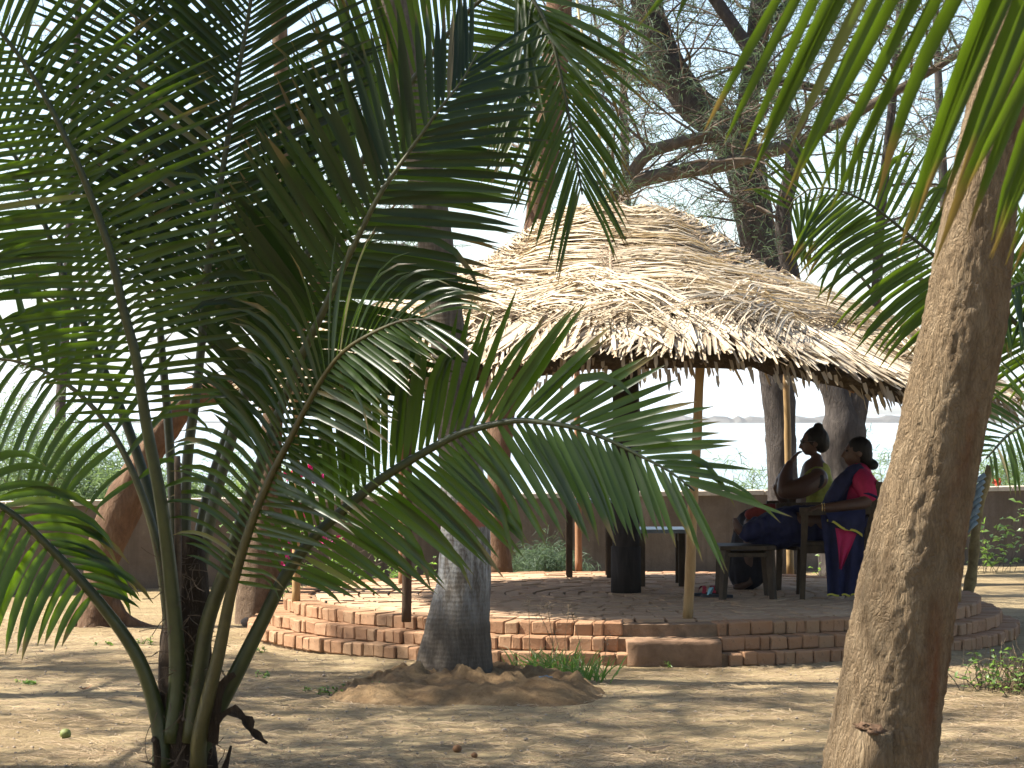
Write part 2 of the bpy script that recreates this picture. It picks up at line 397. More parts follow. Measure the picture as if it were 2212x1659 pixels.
g.f = [(j*nx+i, j*nx+i+1, (j+1)*nx+i+1, (j+1)*nx+i) for j in range(len(ys)-1) for i in range(nx-1)]
structure(g.build('ground', M['ground']))
s = MB(); s.add([(-8000, 45, -3.2), (8000, 45, -3.2), (8000, 12000, -3.2), (-8000, 12000, -3.2)], [(0, 1, 2, 3)])
structure(s.build('sea', M['sea'], smooth=False))
# low rocky shore across the bay and the headland
s = MB(); pr = []
n = 260
for i in range(n+1):
    x = lerp(-160, 420, i/n); f = max(0, min(1, (x+20)/90))
    h = -3.2 + .7 + f*(1.2 + 2.4*abs(fbm((x*.09, 3, 0), 5)) + 1.3*noise.noise((x*.5, 0, 0)))
    pr.append((x, h))
s.v = []; 
for (x, h) in pr:
    y0 = 900 + 20*noise.noise((x*.02, 5, 5))
    s.v += [(x, y0, -3.6), (x, y0+6, lerp(-3.6, h, .6)), (x, y0+18, h), (x, y0+60, -3.6)]
s.c = [(0, .5, 0, 1)]*len(s.v)
s.f = [(4*i+k, 4*i+4+k, 4*i+5+k, 4*i+1+k) for i in range(n) for k in range(3)]
structure(s.build('far_shore', M['shore'], smooth=False))
s = MB(); nx_, ny_ = 70, 14
for j in range(ny_+1):
    for i in range(nx_+1):
        x = lerp(330, 1500, i/nx_); y = 2300 + 420*j/ny_
        prof = interp([(330, 0), (400, 9), (450, 22), (520, 42), (640, 62), (900, 95), (1500, 60)], x)
        a = math.sin(math.pi * min(1, j/ny_*1.02)) ** .8 if j < ny_ else 0
        s.v.append((x, y, -4 + prof * a * (1 + .22*fbm((x*.008, y*.008, 0), 5)) + 0))
s.c = [(0, .5, 0, 1)]*len(s.v)
s.f = [(j*(nx_+1)+i, j*(nx_+1)+i+1, (j+1)*(nx_+1)+i+1, (j+1)*(nx_+1)+i) for j in range(ny_) for i in range(nx_)]
structure(s.build('hills', M['hill']))

# boundary wall
wl = thing('boundary_wall', 'low weathered brown plaster wall running along the seaward side of the garden', 'wall', WA)
b = MB(); L0, L1 = -9.0, 24.0
nn = 160; ring = []
for i in range(nn+1):
    p = WA + WD * lerp(L0, L1, i/nn); hh = .80 + .012*noise.noise((i*.13, 2, 0)); wv = .012*noise.noise((i*.2, 7, 0))
    a, c = p - WN*(.11+wv), p + WN*.11
    ring += [V(a.x, a.y, -.15), V(a.x, a.y, hh*.5) - WN*(.01*noise.noise((i*.4, 1, 5))), V(a.x, a.y, hh), V(c.x, c.y, hh), V(c.x, c.y, -.6)]
b.add(ring, [(5*i+k, 5*i+5+k, 5*i+6+k, 5*i+1+k) for i in range(nn) for k in range(4)])
b.build('plaster_face', M['wall'], wl, smooth=False)
i = 0; q = L0
while q < L1:
    ln = rnd.uniform(.9, 1.3); b = MB()
    c = WA + WD*(q + ln/2); 
    b.box((c.x, c.y, .822 + rnd.uniform(-.006, .006)), (ln-.012, .27, .045), Matrix.Rotation(math.atan2(WD.y, WD.x) + rnd.uniform(-.006, .006), 3, 'Z'))
    b.build('coping_slab', M['coping'], wl, smooth=False); q += ln

# dirt mound round the whitewashed palm
PB = Vector(((981-CX)/F*15.25, 15.25, 0))
b = MB(); na, nr = 120, 44
for j in range(nr+1):
    for i in range(na):
        a = 2*math.pi*i/na; r = j/nr
        dx = math.cos(a); dy = math.sin(a)
        Rm = (.52 if dx < 0 else .66) * abs(dx) + (1.25 if dy < 0 else .5) * abs(dy); Rm *= .86
        Rm *= 1 + .16*noise.noise((dx*1.7, dy*1.7, 3))
        x = PB.x + .06 + dx*Rm*r; y = PB.y - .05 + dy*Rm*r
        h = .115*(1 - r**3.2) * (1 + .9*fbm((x*4.1, y*2.6, 2), 5)) + .05*math.exp(-((r-.80)/.13)**2)*(1+.8*noise.noise((x*4, y*4, 9)))*(1-r**8)
        vd = noise.voronoi(V(x*8, y*5, 1))[0]; h = h*.72 + (.045*(vd[1]-vd[0])*1.6 + .04*abs(fbm((x*14, y*9, 6), 5)))*(1-r**8)
        h -= .07*math.exp(-(((x-PB.x-.5)/.14)**2 + ((y-PB.y+.35)/.3)**2))
        b.v.append((x, y, gz(x, y) - .012 + max(0, h) if j < nr else gz(x, y) - .03))
b.c = [(0, .5, 0, 1)]*len(b.v)
b.f = [(j*na+i, j*na+(i+1) % na, (j+1)*na+(i+1) % na, (j+1)*na+i) for j in range(nr) for i in range(na)]
structure(b.build('earth_mound', M['mound']))

# ------------------------------------------------------------------ brick platform
PC = Vector(((1362-CX)/F*19.2, 19.2, 0)); PZ = .27; PR = 2.69
plat = thing('brick_platform', 'round three-tiered brick platform with sandy brick paving under the thatched roof', 'platform', PC)
FRONT = -math.pi/2
def notch(a):      # the entry step cut into the front edge
    return -.055 < a - FRONT < .155
b = MB(); n = 240; vs = []
tiers = [(PR+.26, .0, .088), (PR+.13, .088, .178), (PR-.012, .178, PZ-.012)]
for (rr, z0, z1) in tiers:
    b2 = []
    for k in range(n):
        a = 2*math.pi*k/n; r = rr - .03
        if notch(a): r = min(r, PR - .24) if z0 > .17 else rr - .03
        b2 += [PC + V(math.cos(a)*r, math.sin(a)*r, z0 - (.1 if z0 == 0 else .01)), PC + V(math.cos(a)*r, math.sin(a)*r, z1 - .004)]
    o = [(2*k, (2*k+2) % (2*n), (2*k+3) % (2*n), 2*k+1) for k in range(n)] + [tuple(2*k+1 for k in range(n))]
    b.add(b2, o)
b.build('core', M['mortar'], plat, smooth=False)
def brick_mesh(seed, w, d, h):
    r = random.Random(seed); bm = bmesh.new(); bmesh.ops.create_cube(bm, size=1)
    for v in bm.verts: v.co = Vector((v.co.x*d, v.co.y*w, v.co.z*h)) + Vector((r.uniform(-.006, .006), r.uniform(-.005, .005), r.uniform(-.005, .005)))
    bmesh.ops.bevel(bm, geom=bm.edges[:], offset=.009, segments=1, affect='EDGES')
    for v in bm.verts: v.co += Vector((r.uniform(-.003, .003), r.uniform(-.003, .003), r.uniform(-.003, .003)))
    me = bpy.data.meshes.new('brick'); bm.to_mesh(me); bm.free(); me.materials.append(M['brick']); return me
BW = [.07, .08, .095, .105, .115, .13, .16]
bricks = {w_: [brick_mesh(i*31+k, w_-.005, .20, .089) for k in range(4)] for i, w_ in enumerate(BW)}
rest = MB()
for ti, (rr, z0, z1) in enumerate(tiers):
    a = FRONT - math.pi*.545
    while a < FRONT + 2*math.pi - math.pi*.545:
        wdt = rnd.choice(BW); da = wdt / rr; am = a + da/2
        inview = a < FRONT + math.pi*.545
        if not notch(am):
            zc = (z0 + z1)/2 + rnd.uniform(-.003, .004) + (.004 if ti == 2 else 0); r0 = rr - .1 + rnd.uniform(-.013, .010)
            pos = PC + V(math.cos(am)*r0, math.sin(am)*r0, zc)
            if inview:
                o = bpy.data.objects.new('brick', rnd.choice(bricks[wdt])); COL.objects.link(o)
                o.location = pos; o.rotation_euler = (rnd.uniform(-.02, .02), rnd.uniform(-.03, .03), am + rnd.uniform(-.03, .03) + (math.pi if rnd.random() < .5 else 0))
                o.scale = (1, 1, rnd.uniform(.97, 1.04)); attach(o, plat)
            else:
                rest.box(pos, (.2, wdt-.008, .088), Matrix.Rotation(am, 3, 'Z'))
        a += da
rest.build('back_bricks', M['brick'], plat, smooth=False, kind='stuff')
pav = MB(); r = .12
while r < PR - .2:
    nb = max(6, round(2*math.pi*r/.205)); off = rnd.random()
    for k in range(nb):
        a = 2*math.pi*(k+off)/nb
        if notch(a) and r > PR - .34: continue
        wv = .05*math.sin(a*3+r*5)
        z = PZ - .022 + rnd.uniform(-.005, .006)
        ln = 2*math.pi*r/nb - .016
        pav.box(PC + V(math.cos(a)*(r+wv*.1), math.sin(a)*(r+wv*.1), z), (.098, ln, .04), Matrix.Rotation(a+rnd.uniform(-.04, .04), 3, 'Z') @ Matrix.Rotation(rnd.uniform(-.02, .02), 3, 'Y'), col=(0, rnd.random(), 0, 1))
    r += .113
pav.build('paving_bricks', M['paving'], plat, smooth=False, kind='stuff')
b = MB(); fl = []   # plastered entry step and recess
am = FRONT + .05
c = PC + V(math.cos(am)*(PR+.115), math.sin(am)*(PR+.115), .083)
bm = bmesh.new(); bmesh.ops.create_cube(bm, size=1)
bmesh.ops.subdivide_edges(bm, edges=bm.edges[:], cuts=7, use_grid_fill=True)
for v in bm.verts:
    v.co = Vector((v.co.x*.33, v.co.y*.62, v.co.z*.175))
rot = Matrix.Rotation(am, 3, 'Z')
for v in bm.verts:
    p = rot @ v.co + c; p += Vector((noise.noise(p*5), noise.noise(p*5+V(3, 0, 0)), noise.noise(p*6+V(0, 9, 0))))*.012; v.co = p
me = bpy.data.meshes.new('entry_step'); bm.to_mesh(me); bm.free(); me.materials.append(M['plaster'])
me.polygons.foreach_set('use_smooth', [True]*len(me.polygons))
o = link(me, 'entry_step', plat); o['label'] = 'plain plastered entry step at the front'

# ------------------------------------------------------------------ thatched pavilion
RC = Vector(((1335-CX)/F*19.2, 19.2, 0))
pavn = thing('thatched_pavilion', 'open round pavilion with shaggy dried palm thatch roof on poles', 'pavilion', PC + V(0, 0, PZ))
D2R = math.pi/180
def wrap(a):
    a = math.degrees(a) % 360; return a
RE = [(0, 2.98), (30, 2.85), (60, 2.4), (90, 2.3), (125, 2.4), (150, 2.65), (180, 2.78), (215, 2.72), (250, 2.82), (270, 2.86), (290, 2.88), (320, 2.92), (345, 2.97), (360, 2.98)]
ZE = [(0, 1.80), (25, 1.95), (55, 2.14), (90, 2.18), (125, 2.14), (155, 1.98), (180, 1.88), (230, 1.92), (262, 2.05), (283, 2.05), (300, 1.95), (318, 1.83), (335, 1.80), (360, 1.80)]
PROF = [(0, 0.0), (.06, .04), (.15, .12), (.32, .335), (.56, .55), (.76, .73), (1, 1.0), (1.2, 1.24)]
def roof(a, s_, lift=0.0):
    d = wrap(a); re = interp(RE, d)*(1 + .022*noise.noise((math.cos(a)*3.5, math.sin(a)*3.5, 8))); ze = interp(ZE, d) + .055*noise.noise((math.cos(a)*4.5, math.sin(a)*4.5, 2))
    r = s_*re; zt = 3.17
    z = zt - interp(PROF, s_)*(zt - ze)
    z += .04*fbm((math.cos(a)*2.2, math.sin(a)*2.2, s_*2.5), 3)
    ex = .24*max(0, 1-s_*2.5)*math.cos(a)
    p = RC + V(math.cos(a)*r + ex, math.sin(a)*r, z)
    if lift:
        sl_ = math.atan2(zt-ze, re)
        p += V(math.cos(a)*math.sin(sl_), math.sin(a)*math.sin(sl_), math.cos(sl_))*lift
    return p
def rnormal(a):
    d = wrap(a); sl_ = math.atan2(3.17-interp(ZE, d), interp(RE, d))
    return V(math.cos(a)*math.sin(sl_), math.sin(a)*math.sin(sl_), math.cos(sl_))
b = MB(); na, ns = 144, 26
for j in range(ns+1):
    for i in range(na):
        a = 2*math.pi*i/na; s_ = .01 + .975*j/ns
        b.v.append(roof(a, s_, -.03 + .03*noise.noise((math.cos(a)*9, math.sin(a)*9, s_*14))))
for i in range(na):
    a = 2*math.pi*i/na; b.v.append(roof(a, .96 + .04*noise.noise((i*.9, 0, 0)), -.16))
for i in range(na):
    a = 2*math.pi*i/na; b.v.append(roof(a, .05, -.16))
b.c = [(0, .5, 0, 1)]*len(b.v)
b.f = [(j*na+i, (j+1)*na+i, (j+1)*na+(i+1) % na, j*na+(i+1) % na) for j in range(ns+2) for i in range(na)] + [tuple(range(na))]
roofo = b.build('thatch_core', M['thatch_core'], pavn)
def down_leaf(mb, a, s0, ln, wd, lift0, lift1, skew, shade):
    pts = []; k = 4; re = interp(RE, wrap(a))
    for i in range(k+1):
        t = i/k
        pts.append(roof(a + skew*t*ln/max(.5, re*s0), s0 + t*ln/re, lerp(lift0, lift1, t)))
    nr_ = (rnormal(a) + V(rnd.uniform(-.45, .45), rnd.uniform(-.45, .45), 0)).normalized()
    mb.strip(pts, [wd*.5, wd*.95, wd, wd*.8, wd*rnd.uniform(.25, .65)], nr_, rnd.uniform(-.55, .75), shade, 0, rnd.choice([.8, 1, 1, 1.15]))
lay = MB(); cnt = 0; big = []
for i in range(5600):
    a = rnd.uniform(0, 2*math.pi); s0 = .46 + .52*rnd.random()**.8
    ln = rnd.uniform(.35, .75); wd = rnd.uniform(.007, .019); sk = rnd.gauss(0, .20) + .2*math.sin(a*5)
    if s0 + ln/2.7 > 1.07: ln = max(.14, (rnd.uniform(.98, 1.05) + .04*noise.noise((a*9, 0, 3)) - s0)*2.7)
    down_leaf(lay, a, s0, ln, wd, rnd.uniform(0, .06), rnd.uniform(.0, .07), sk, rnd.random()**1.3)
for i in range(900):      # ragged fringe hanging under the eave
    a = rnd.uniform(0, 2*math.pi); p = roof(a, rnd.uniform(.95, 1.03), rnd.uniform(-.14, .02)); L_ = rnd.uniform(.05, .17)
    d_ = V(math.cos(a)*rnd.uniform(.1, .8), math.sin(a)*rnd.uniform(.1, .8), -rnd.uniform(.3, 1)).normalized()
    lay.strip([p, p + d_*L_*.6, p + d_*L_], [.012, .014, .004], V(math.cos(a+rnd.uniform(-1, 1)), math.sin(a+rnd.uniform(-1, 1)), .3), .4, rnd.random()*.3, .5, 1.1, .3)
RACH = [FRONT - .10, FRONT + .85, FRONT + 1.75, FRONT + 2.7, FRONT + 3.6, FRONT - 1.05, FRONT - 1.95]
fz = MB()
def side_leaf(mb, a0, s0, side, ln, wd, drop, shade, lift):
    pts = []; k = 6
    re = interp(RE, wrap(a0)); a, s_ = a0, s0
    for i in range(k+1):
        t = i/k
        pts.append(roof(a, s_, lift + .05*math.sin(t*3)*1 + .015*rnd.uniform(-1, 1)))
        stp = ln/k; a += side*stp/max(.42, re*s_); s_ += (drop*(.2 + 1.3*t))*stp/re
    nr_ = (rnormal(a0) + V(rnd.uniform(-.5, .5), rnd.uniform(-.5, .5), 0)).normalized()
    mb.strip(pts, [wd*.6, wd, wd, wd*.9, wd*.75, wd*.5, wd*.08], nr_, rnd.uniform(.2, .9), shade, 0, .95)
for ra in RACH:
    for i in range(150):
        s0 = .04 + .68*(i/150) + rnd.uniform(-.01, .01)
        for sd in (-1, 1):
            a0 = ra + sd*.03*rnd.random() + .1*(s0-.3)
            side_leaf(lay, a0, s0, sd, rnd.uniform(.75, 1.2)*(.6 + .9*s0), rnd.uniform(.005, .011), rnd.uniform(0, .22) + .25*(s0 > .45), rnd.random(), rnd.uniform(.05, .10))
    for i in range(230):
        s0 = rnd.uniform(.05, .68); a0 = ra + .1*(s0-.3) + rnd.gauss(0, .045)/max(.2, s0)*.4
        p = roof(a0, s0, rnd.uniform(.07, .12)); q = p
        pts = [p]
        d_ = V(rnd.gauss(0, 1), rnd.gauss(0, 1), rnd.uniform(-.4, .5)).normalized()
        for k in range(3):
            d_ = (d_ + V(rnd.gauss(0, .4), rnd.gauss(0, .4), rnd.gauss(0, .3))).normalized(); q = q + d_*rnd.uniform(.02, .05); pts.append(q)
        fz.strip(pts, [.0018]*4, V(0, -.7, .7), 0, .5)
    rp = [roof(ra + .1*(q/20*.7-.3), .04 + q/20*.62, .085) for q in range(21)]
    tb = MB(); tb.tube(rp, [lerp(.016, .008, q/20) for q in range(21)], 6, col=(0, .4, 0, 1)); tb.build('thatch_rib', M['fuzz'], pavn)
for i in range(90):      # slanted wisps lying over the lower courses
    a0 = FRONT + rnd.uniform(-2.2, 2.2); s0 = rnd.uniform(.36, .80); sd = rnd.choice([-1, 1]); dr = rnd.uniform(.25, 1.8); m_ = rnd.randrange(5, 13); w_ = rnd.uniform(.005, .011)
    for k in range(m_):
        side_leaf(lay, a0 + rnd.gauss(0, .02), s0 + k*.012, sd, min(rnd.uniform(.4, .8), (1.06-s0-k*.012)*2.6/(dr*.9)), w_, dr*rnd.uniform(.85, 1.15), rnd.random(), rnd.uniform(.08, .13))
for i in range(220):      # tangled leaves round the crest and loose fibres everywhere
    a = rnd.uniform(0, 2*math.pi); s0 = rnd.uniform(.0, .22)
    side_leaf(lay, a, max(.03, s0), rnd.choice([-1, 1]), rnd.uniform(.25, .55), rnd.uniform(.006, .013), rnd.uniform(-.2, 1.6), rnd.random(), rnd.uniform(.02, .10))
for i in range(1500):
    a = rnd.uniform(FRONT-1.9, FRONT+1.9); s0 = rnd.uniform(.25, .98); q = roof(a, s0, rnd.uniform(.05, .1)); pts = [q]
    d_ = V(rnd.gauss(0, 1), rnd.gauss(0, 1), rnd.uniform(-.6, .3)).normalized()
    for k in range(3):
        d_ = (d_ + V(rnd.gauss(0, .4), rnd.gauss(0, .4), rnd.gauss(0, .3))).normalized(); q = q + d_*rnd.uniform(.02, .06); pts.append(q)
    fz.strip(pts, [.0016]*4, V(0, -.7, .7), 0, .5)
lay.build('thatch_layers', M['thatch'], pavn, kind='stuff')
fz.build('thatch_fibres', M['fuzz'], pavn, kind='stuff')
for i in range(290):      # the broad outer leaves that can be picked apart
    a = FRONT + rnd.uniform(-1.75, 1.75); s0 = rnd.choice([rnd.uniform(.52, .74), rnd.uniform(.62, .86), rnd.uniform(.7, .9)])
    if wrap(a) > 285 and rnd.random() < .2: s0 = rnd.uniform(.45, .75)
    ln = rnd.uniform(.45, .95); ln = min(ln, (rnd.uniform(.95, 1.06) + .035*noise.noise((a*9, 0, 3)) - s0)*interp(RE, wrap(a)))
    t_ = MB(); down_leaf(t_, a, s0, ln, rnd.uniform(.014, .031), rnd.uniform(.02, .06), rnd.uniform(.03, .08), rnd.gauss(0, .14) + .35*(a-FRONT) + .25*math.sin(a*7), .35 + .65*rnd.random())
    t_.build('thatch_leaf', M['thatch'], pavn)
posts = [(640, 1297, 640, 'bamboo', .030), (869, 1260, 868, 'pole_red', .030), (878, 1333, 884, 'pole_brown', .032), (1250, 1232, 1246, 'pole_red', .030),
         (1485, 1335, 1515, 'bamboo', .034), (1707, 1236, 1698, 'bamboo', .032), (2066, 1297, 2066, 'bamboo', .032)]
tops = []
for (x, y, xt, mt, rr) in posts:
    Y = GY(y, PZ); p = P(x, y, Y)
    a = math.atan2(p.y-RC.y, p.x-RC.x); d = math.hypot(p.x-RC.x, p.y-RC.y)
    zt = roof(a, min(.97, d/interp(RE, wrap(a)))).z - .06
    xtw = (xt-CX)/F*Y; q = V(xtw, Y - .05*(y > 1330), zt)
    t_ = MB(); k = 22; pts = []; rad = []
    for i in range(k+1):
        t = i/k; pts.append(p.lerp(q, t) + V(.006*noise.noise((t*4, x, 0)), .006*noise.noise((t*4, x, 7)), 0))
        rad.append(rr*(1.05 - .18*t)*(1.09 if mt == 'bamboo' and i % 5 == 4 else 1 + .05*noise.noise((t*9, x, 2))))
    pts[0].z -= .03
    t_.tube(pts, rad, 12); t_.build('post', M[mt], pavn); tops.append(q)
cp = P(1352, 1280, GY(1280, PZ))
t_ = MB(); t_.tube([cp + V(0, 0, -.02), cp + V(0, 0, .42), cp + V(0, 0, 1.2), V(cp.x-.02, cp.y, 2.95)], [.108, .106, .103, .09], 18); o = t_.build('centre_post', M['pole_dark'], pavn); o['label'] = 'thick dark centre post'
t_ = MB(); t_.tube([cp + V(0, 0, -.015), cp + V(0, 0, .36)], [.118, .116], 18); t_.build('post_collar', M['pole_dark'], pavn)
ang = [2*math.pi*k/40 for k in range(41)]
t_ = MB(); t_.tube([roof(a, .86, -.19) for a in ang], .03, 8, cap=False); t_.build('ring_beam', M['pole_red'], pavn)
for k in range(12):
    a = 2*math.pi*k/12 + .1; t_ = MB(); t_.tube([roof(a, s_, -.17) for s_ in (.06, .3, .6, .93)], .024, 8); t_.build('rafter', M['pole_red'], pavn)

# ------------------------------------------------------------------ palms
def leaflet(mb, p, d, L_, W_, nrm, g, rv, nseg=6, kink=0.0, t0=0, t1=1.0, blue=0, fold=.45):
    pts = [p]; q = p; dd = d.normalized(); st = L_/nseg
    for i in range(nseg):
        t = (i+1)/nseg
        dn = Vector((0, 0, -1))
        dd = (dd + dn*(g*(.12 + .9*t)*st*1.6) + (dn*kink if t > .62 else Vector())).normalized()
        q = q + dd*st; pts.append(q)
    prof = [.45, .9, 1.0, .98, .84, .55, .03] if nseg == 6 else [.4, 1, .9, .5, .03]
    mb.strip(pts, [W_*.5*k for k in prof], nrm, fold, rv, t0, t1, blue)
class Palm:
    def __init__(s, name, label, loc, mat='leaf', group=None, cat='palm'):
        s.o = thing(name, label, cat, loc, group); s.stuffs = {}; s.mat = mat; s.count = 0
    def frond(s, pts, start, Lmax=.78, W_=.045, aL=70, aR=70, gL=.8, gR=.8, nrm=(0, -1, .15), indiv=False, r0=.036, r1=.005, sp=.042,
              rmat='rachis', clip=None, tilt=.25, seed=None, twist=.5, dry=0.012, seg=6, fold=.45, leafmin=.38, atip=.35, kL=1.0, kR=1.0, mat=None):
        """pts: rachis as world points from the trunk out; L = side -1 (left when it grows up), R = side +1."""
        rr = random.Random(seed if seed is not None else rnd.random())
        c = spline(pts, .05); n = len(c)
        ln = [0]
        for a, b_ in zip(c, c[1:]): ln.append(ln[-1] + (b_-a).length)
        T_ = ln[-1]
        t_ = MB(); t_.tube(c, [lerp(r0, r1, min(1, (l/T_)**.75)) for l in ln], 7, squash=.75)
        fo = t_.build('frond', M[rmat], s.o)
        l = start*T_; nv = Vector(nrm).normalized(); i = 0; k = 0
        while l < T_*.995:
            while i < n-2 and ln[i+1] < l: i += 1
            f = (l-ln[i])/max(1e-6, ln[i+1]-ln[i]); p = c[i].lerp(c[i+1], f)
            T = (c[min(i+2, n-1)] - c[max(i-1, 0)]).normalized()
            u = (l/T_ - start)/(1-start)
            Nn = (nv - T*nv.dot(T)).normalized(); S = T.cross(Nn)
            prof = interp([(0, .42), (.18, .85), (.4, 1), (.7, .85), (.9, .6), (1, leafmin)], u)
            for sd, ang, g, kk in ((-1, aL, gL, kL), (1, aR, gR, kR)):
                a = R(ang*interp([(0, 1.1), (.5, 1), (.85, .4+.6*atip if atip < 1 else 1), (1, atip)], u) + rr.gauss(0, 1.8))
                d = T*math.cos(a) + S*(sd*math.sin(a)) + Nn*(tilt*rr.uniform(.2, 1.2) + rr.gauss(0, .04))
                L_ = Lmax*kk*prof*rr.uniform(.88, 1.06); rv = rr.random()
                bw = W_*rr.uniform(.85, 1.12)*interp([(0, .7), (.2, 1), (.7, .95), (1, .55)], u)
                ln_ = (Nn + S*sd*rr.uniform(-.2, .6)*twist + T*rr.uniform(-.5, .5)*twist).normalized()
                kink = rr.choice([0, .2, .5]) if rr.random() < .12 else 0
                p2 = p + S*sd*lerp(r0, r1, min(1, (l/T_)**.75))*.6
                if rr.random() < .02: continue
                ind = indiv and s.count < 300
                mbx = MB() if ind else s.stuffs.setdefault(mat or s.mat, MB())
                leaflet(mbx, p2, d, L_, bw, ln_, g*rr.uniform(.75, 1.25), rv, seg, kink, t1=1.0 if rr.random() > .15 else 1.25, blue=.75 if rr.random() < dry else 0, fold=fold)
                if ind: mbx.build('leaflet', M[mat or s.mat], fo); s.count += 1
            l += sp*rr.uniform(.88, 1.12)
        return fo
    def done(s):
        for k, mb in s.stuffs.items(): mb.build('leaflets', M[k], s.o, kind='stuff')

def PX(lst, Y0):     # list of (x, y[, dY]) photo points -> world
    return [P(q[0], q[1], Y0 + (q[2] if len(q) > 2 else 0)) for q in lst]
def arch(base, azm, elev, length, droop, n=9):
    p = Vector(base); pts = [p]; e = elev
    for i in range(n):
        st = length/n; p = p + Vector((math.cos(azm)*math.cos(e), math.sin(azm)*math.cos(e), math.sin(e)))*st; pts.append(p); e -= droop/n*(.4 + 1.4*i/n)
    return pts
def up_normal(pts):
    d = (pts[-1]-pts[0]); h = Vector((d.x, d.y, 0)).normalized(); return (Vector((0, 0, 1)) - h*.2)

# -- the young coconut palm in front on the left
Y1 = 11.3
yp = Palm('coconut_palm', 'young trunkless coconut palm with big dark green fronds fanning up from the ground', (P(400, 1690, Y1).x, Y1, 0))
c = spline([P(402, 1720, Y1), P(400, 1600, Y1), P(402, 1450, Y1), P(405, 1300, Y1), P(408, 1150, Y1)], .03)
t_ = MB(); t_.tube(c, [interp([(0, .155), (.3, .135), (.7, .105), (1, .06)], i/(len(c)-1)) for i in range(len(c))], 26,
                   disp=lambda t, a, p: .16*fbm((math.cos(a)*2, math.sin(a)*2, p.z*3), 4) + .07*noise.noise((math.cos(a)*9, math.sin(a)*9, p.z*4)))
t_.build('trunk', M['fibre'], yp.o)
def pet(lst, r0, r1, mat='petiole', Y=Y1, name='petiole'):
    c = spline(PX(lst, Y), .04); n = len(c)
    t_ = MB(); t_.tube(c, [lerp(r0, r1, i/(n-1)) for i in range(n)], 10, squash=.7); return t_.build(name, M[mat], yp.o)
# frond H: the low one arching over to the right
yp.frond(PX([(440, 1640, -.05), (447, 1578, -.08), (508, 1460, -.12), (559, 1358, -.15), (619, 1240, -.2), (681, 1158, -.28), (755, 1090, -.36), (840, 1023, -.45), (975, 945, -.55), (1043, 922, -.6),
             (1110, 909, -.65), (1162, 911, -.7), (1250, 926, -.75), (1329, 957, -.8), (1387, 987, -.85), (1446, 1018, -.9), (1500, 1060, -.95)], Y1), .30, .66, .041, 50, 64, .12, .45, indiv=True, seed=1, r0=.062, sp=.040, tilt=.12, twist=.35, rmat='petiole', leafmin=.75, fold=.3)
# frond E: dark, leaning right
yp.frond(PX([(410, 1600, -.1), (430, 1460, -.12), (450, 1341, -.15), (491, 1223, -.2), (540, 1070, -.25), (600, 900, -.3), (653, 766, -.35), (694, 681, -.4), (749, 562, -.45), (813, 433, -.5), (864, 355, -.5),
             (948, 237, -.5), (1000, 170, -.45), (1030, 115, -.4)], Y1), .40, .72, .042, 60, 66, .06, .25, indiv=True, seed=2, mat='leaf_shaded', r0=.062, sp=.040, tilt=.1, twist=.35, leafmin=.55, fold=.28)
# frond B: tall, leaning left
yp.frond(PX([(370, 1600, -.1), (385, 1450, -.12), (370, 1250, -.18), (348, 1080, -.25), (318, 924, -.3), (294, 772, -.35), (267, 671, -.38), (237, 541, -.42), (190, 410, -.46), (152, 321, -.5), (80, 180, -.52), (0, 70, -.55), (-120, -40, -.5), (-260, -90, -.4)], Y1),
         .37, .76, .030, 72, 82, .30, .22, indiv=True, seed=3, r0=.062, sp=.038, tilt=.12, twist=.3, rmat='petiole')
# frond I: twisted with pale sheen
yp.frond(PX([(430, 1660, -.15), (434, 1578, -.2), (474, 1409, -.25), (501, 1274, -.3), (541, 1138, -.36), (582, 1037, -.42), (620, 962, -.5), (661, 881, -.58), (708, 800, -.68), (760, 745, -.8), (860, 695, -.95), (930, 690, -1.05)], Y1),
         .34, .64, .028, 62, 66, 2.4, .35, seed=4, r0=.055, sp=.034, tilt=.15, twist=.9, rmat='rachis_yellow', nrm=(-.35, -1, .5), leafmin=.6)
# frond A: low, arching out to the left
yp.frond(PX([(352, 1660, -.1), (345, 1560, -.1), (302, 1425, -.14), (215, 1300, -.2), (110, 1185, -.3), (20, 1105, -.4), (-90, 1050, -.5), (-220, 1060, -.6), (-330, 1130, -.7)], Y1),
         .40, .58, .046, 88, 128, 2.6, 2.4, seed=5, r0=.062, sp=.052, tilt=.1, rmat='petiole', nrm=(.2, -1, .5), twist=.8)
# frond F: goes up and droops over above the roof
yp.frond(PX([(402, 1500, .1), (440, 1200, .15), (500, 950, .2), (580, 720, .25), (680, 520, .3), (800, 320, .35), (918, 135, .35), (1037, 0, .3), (1120, -30, .2), (1180, 50, .1), (1213, 170, 0), (1238, 300, -.05), (1258, 420, -.1)], Y1),
         .34, .84, .029, 46, 58, .5, .30, kR=1.15, mat='leaf_yellow', seed=6, r0=.05, sp=.036, tilt=.1, leafmin=.5)
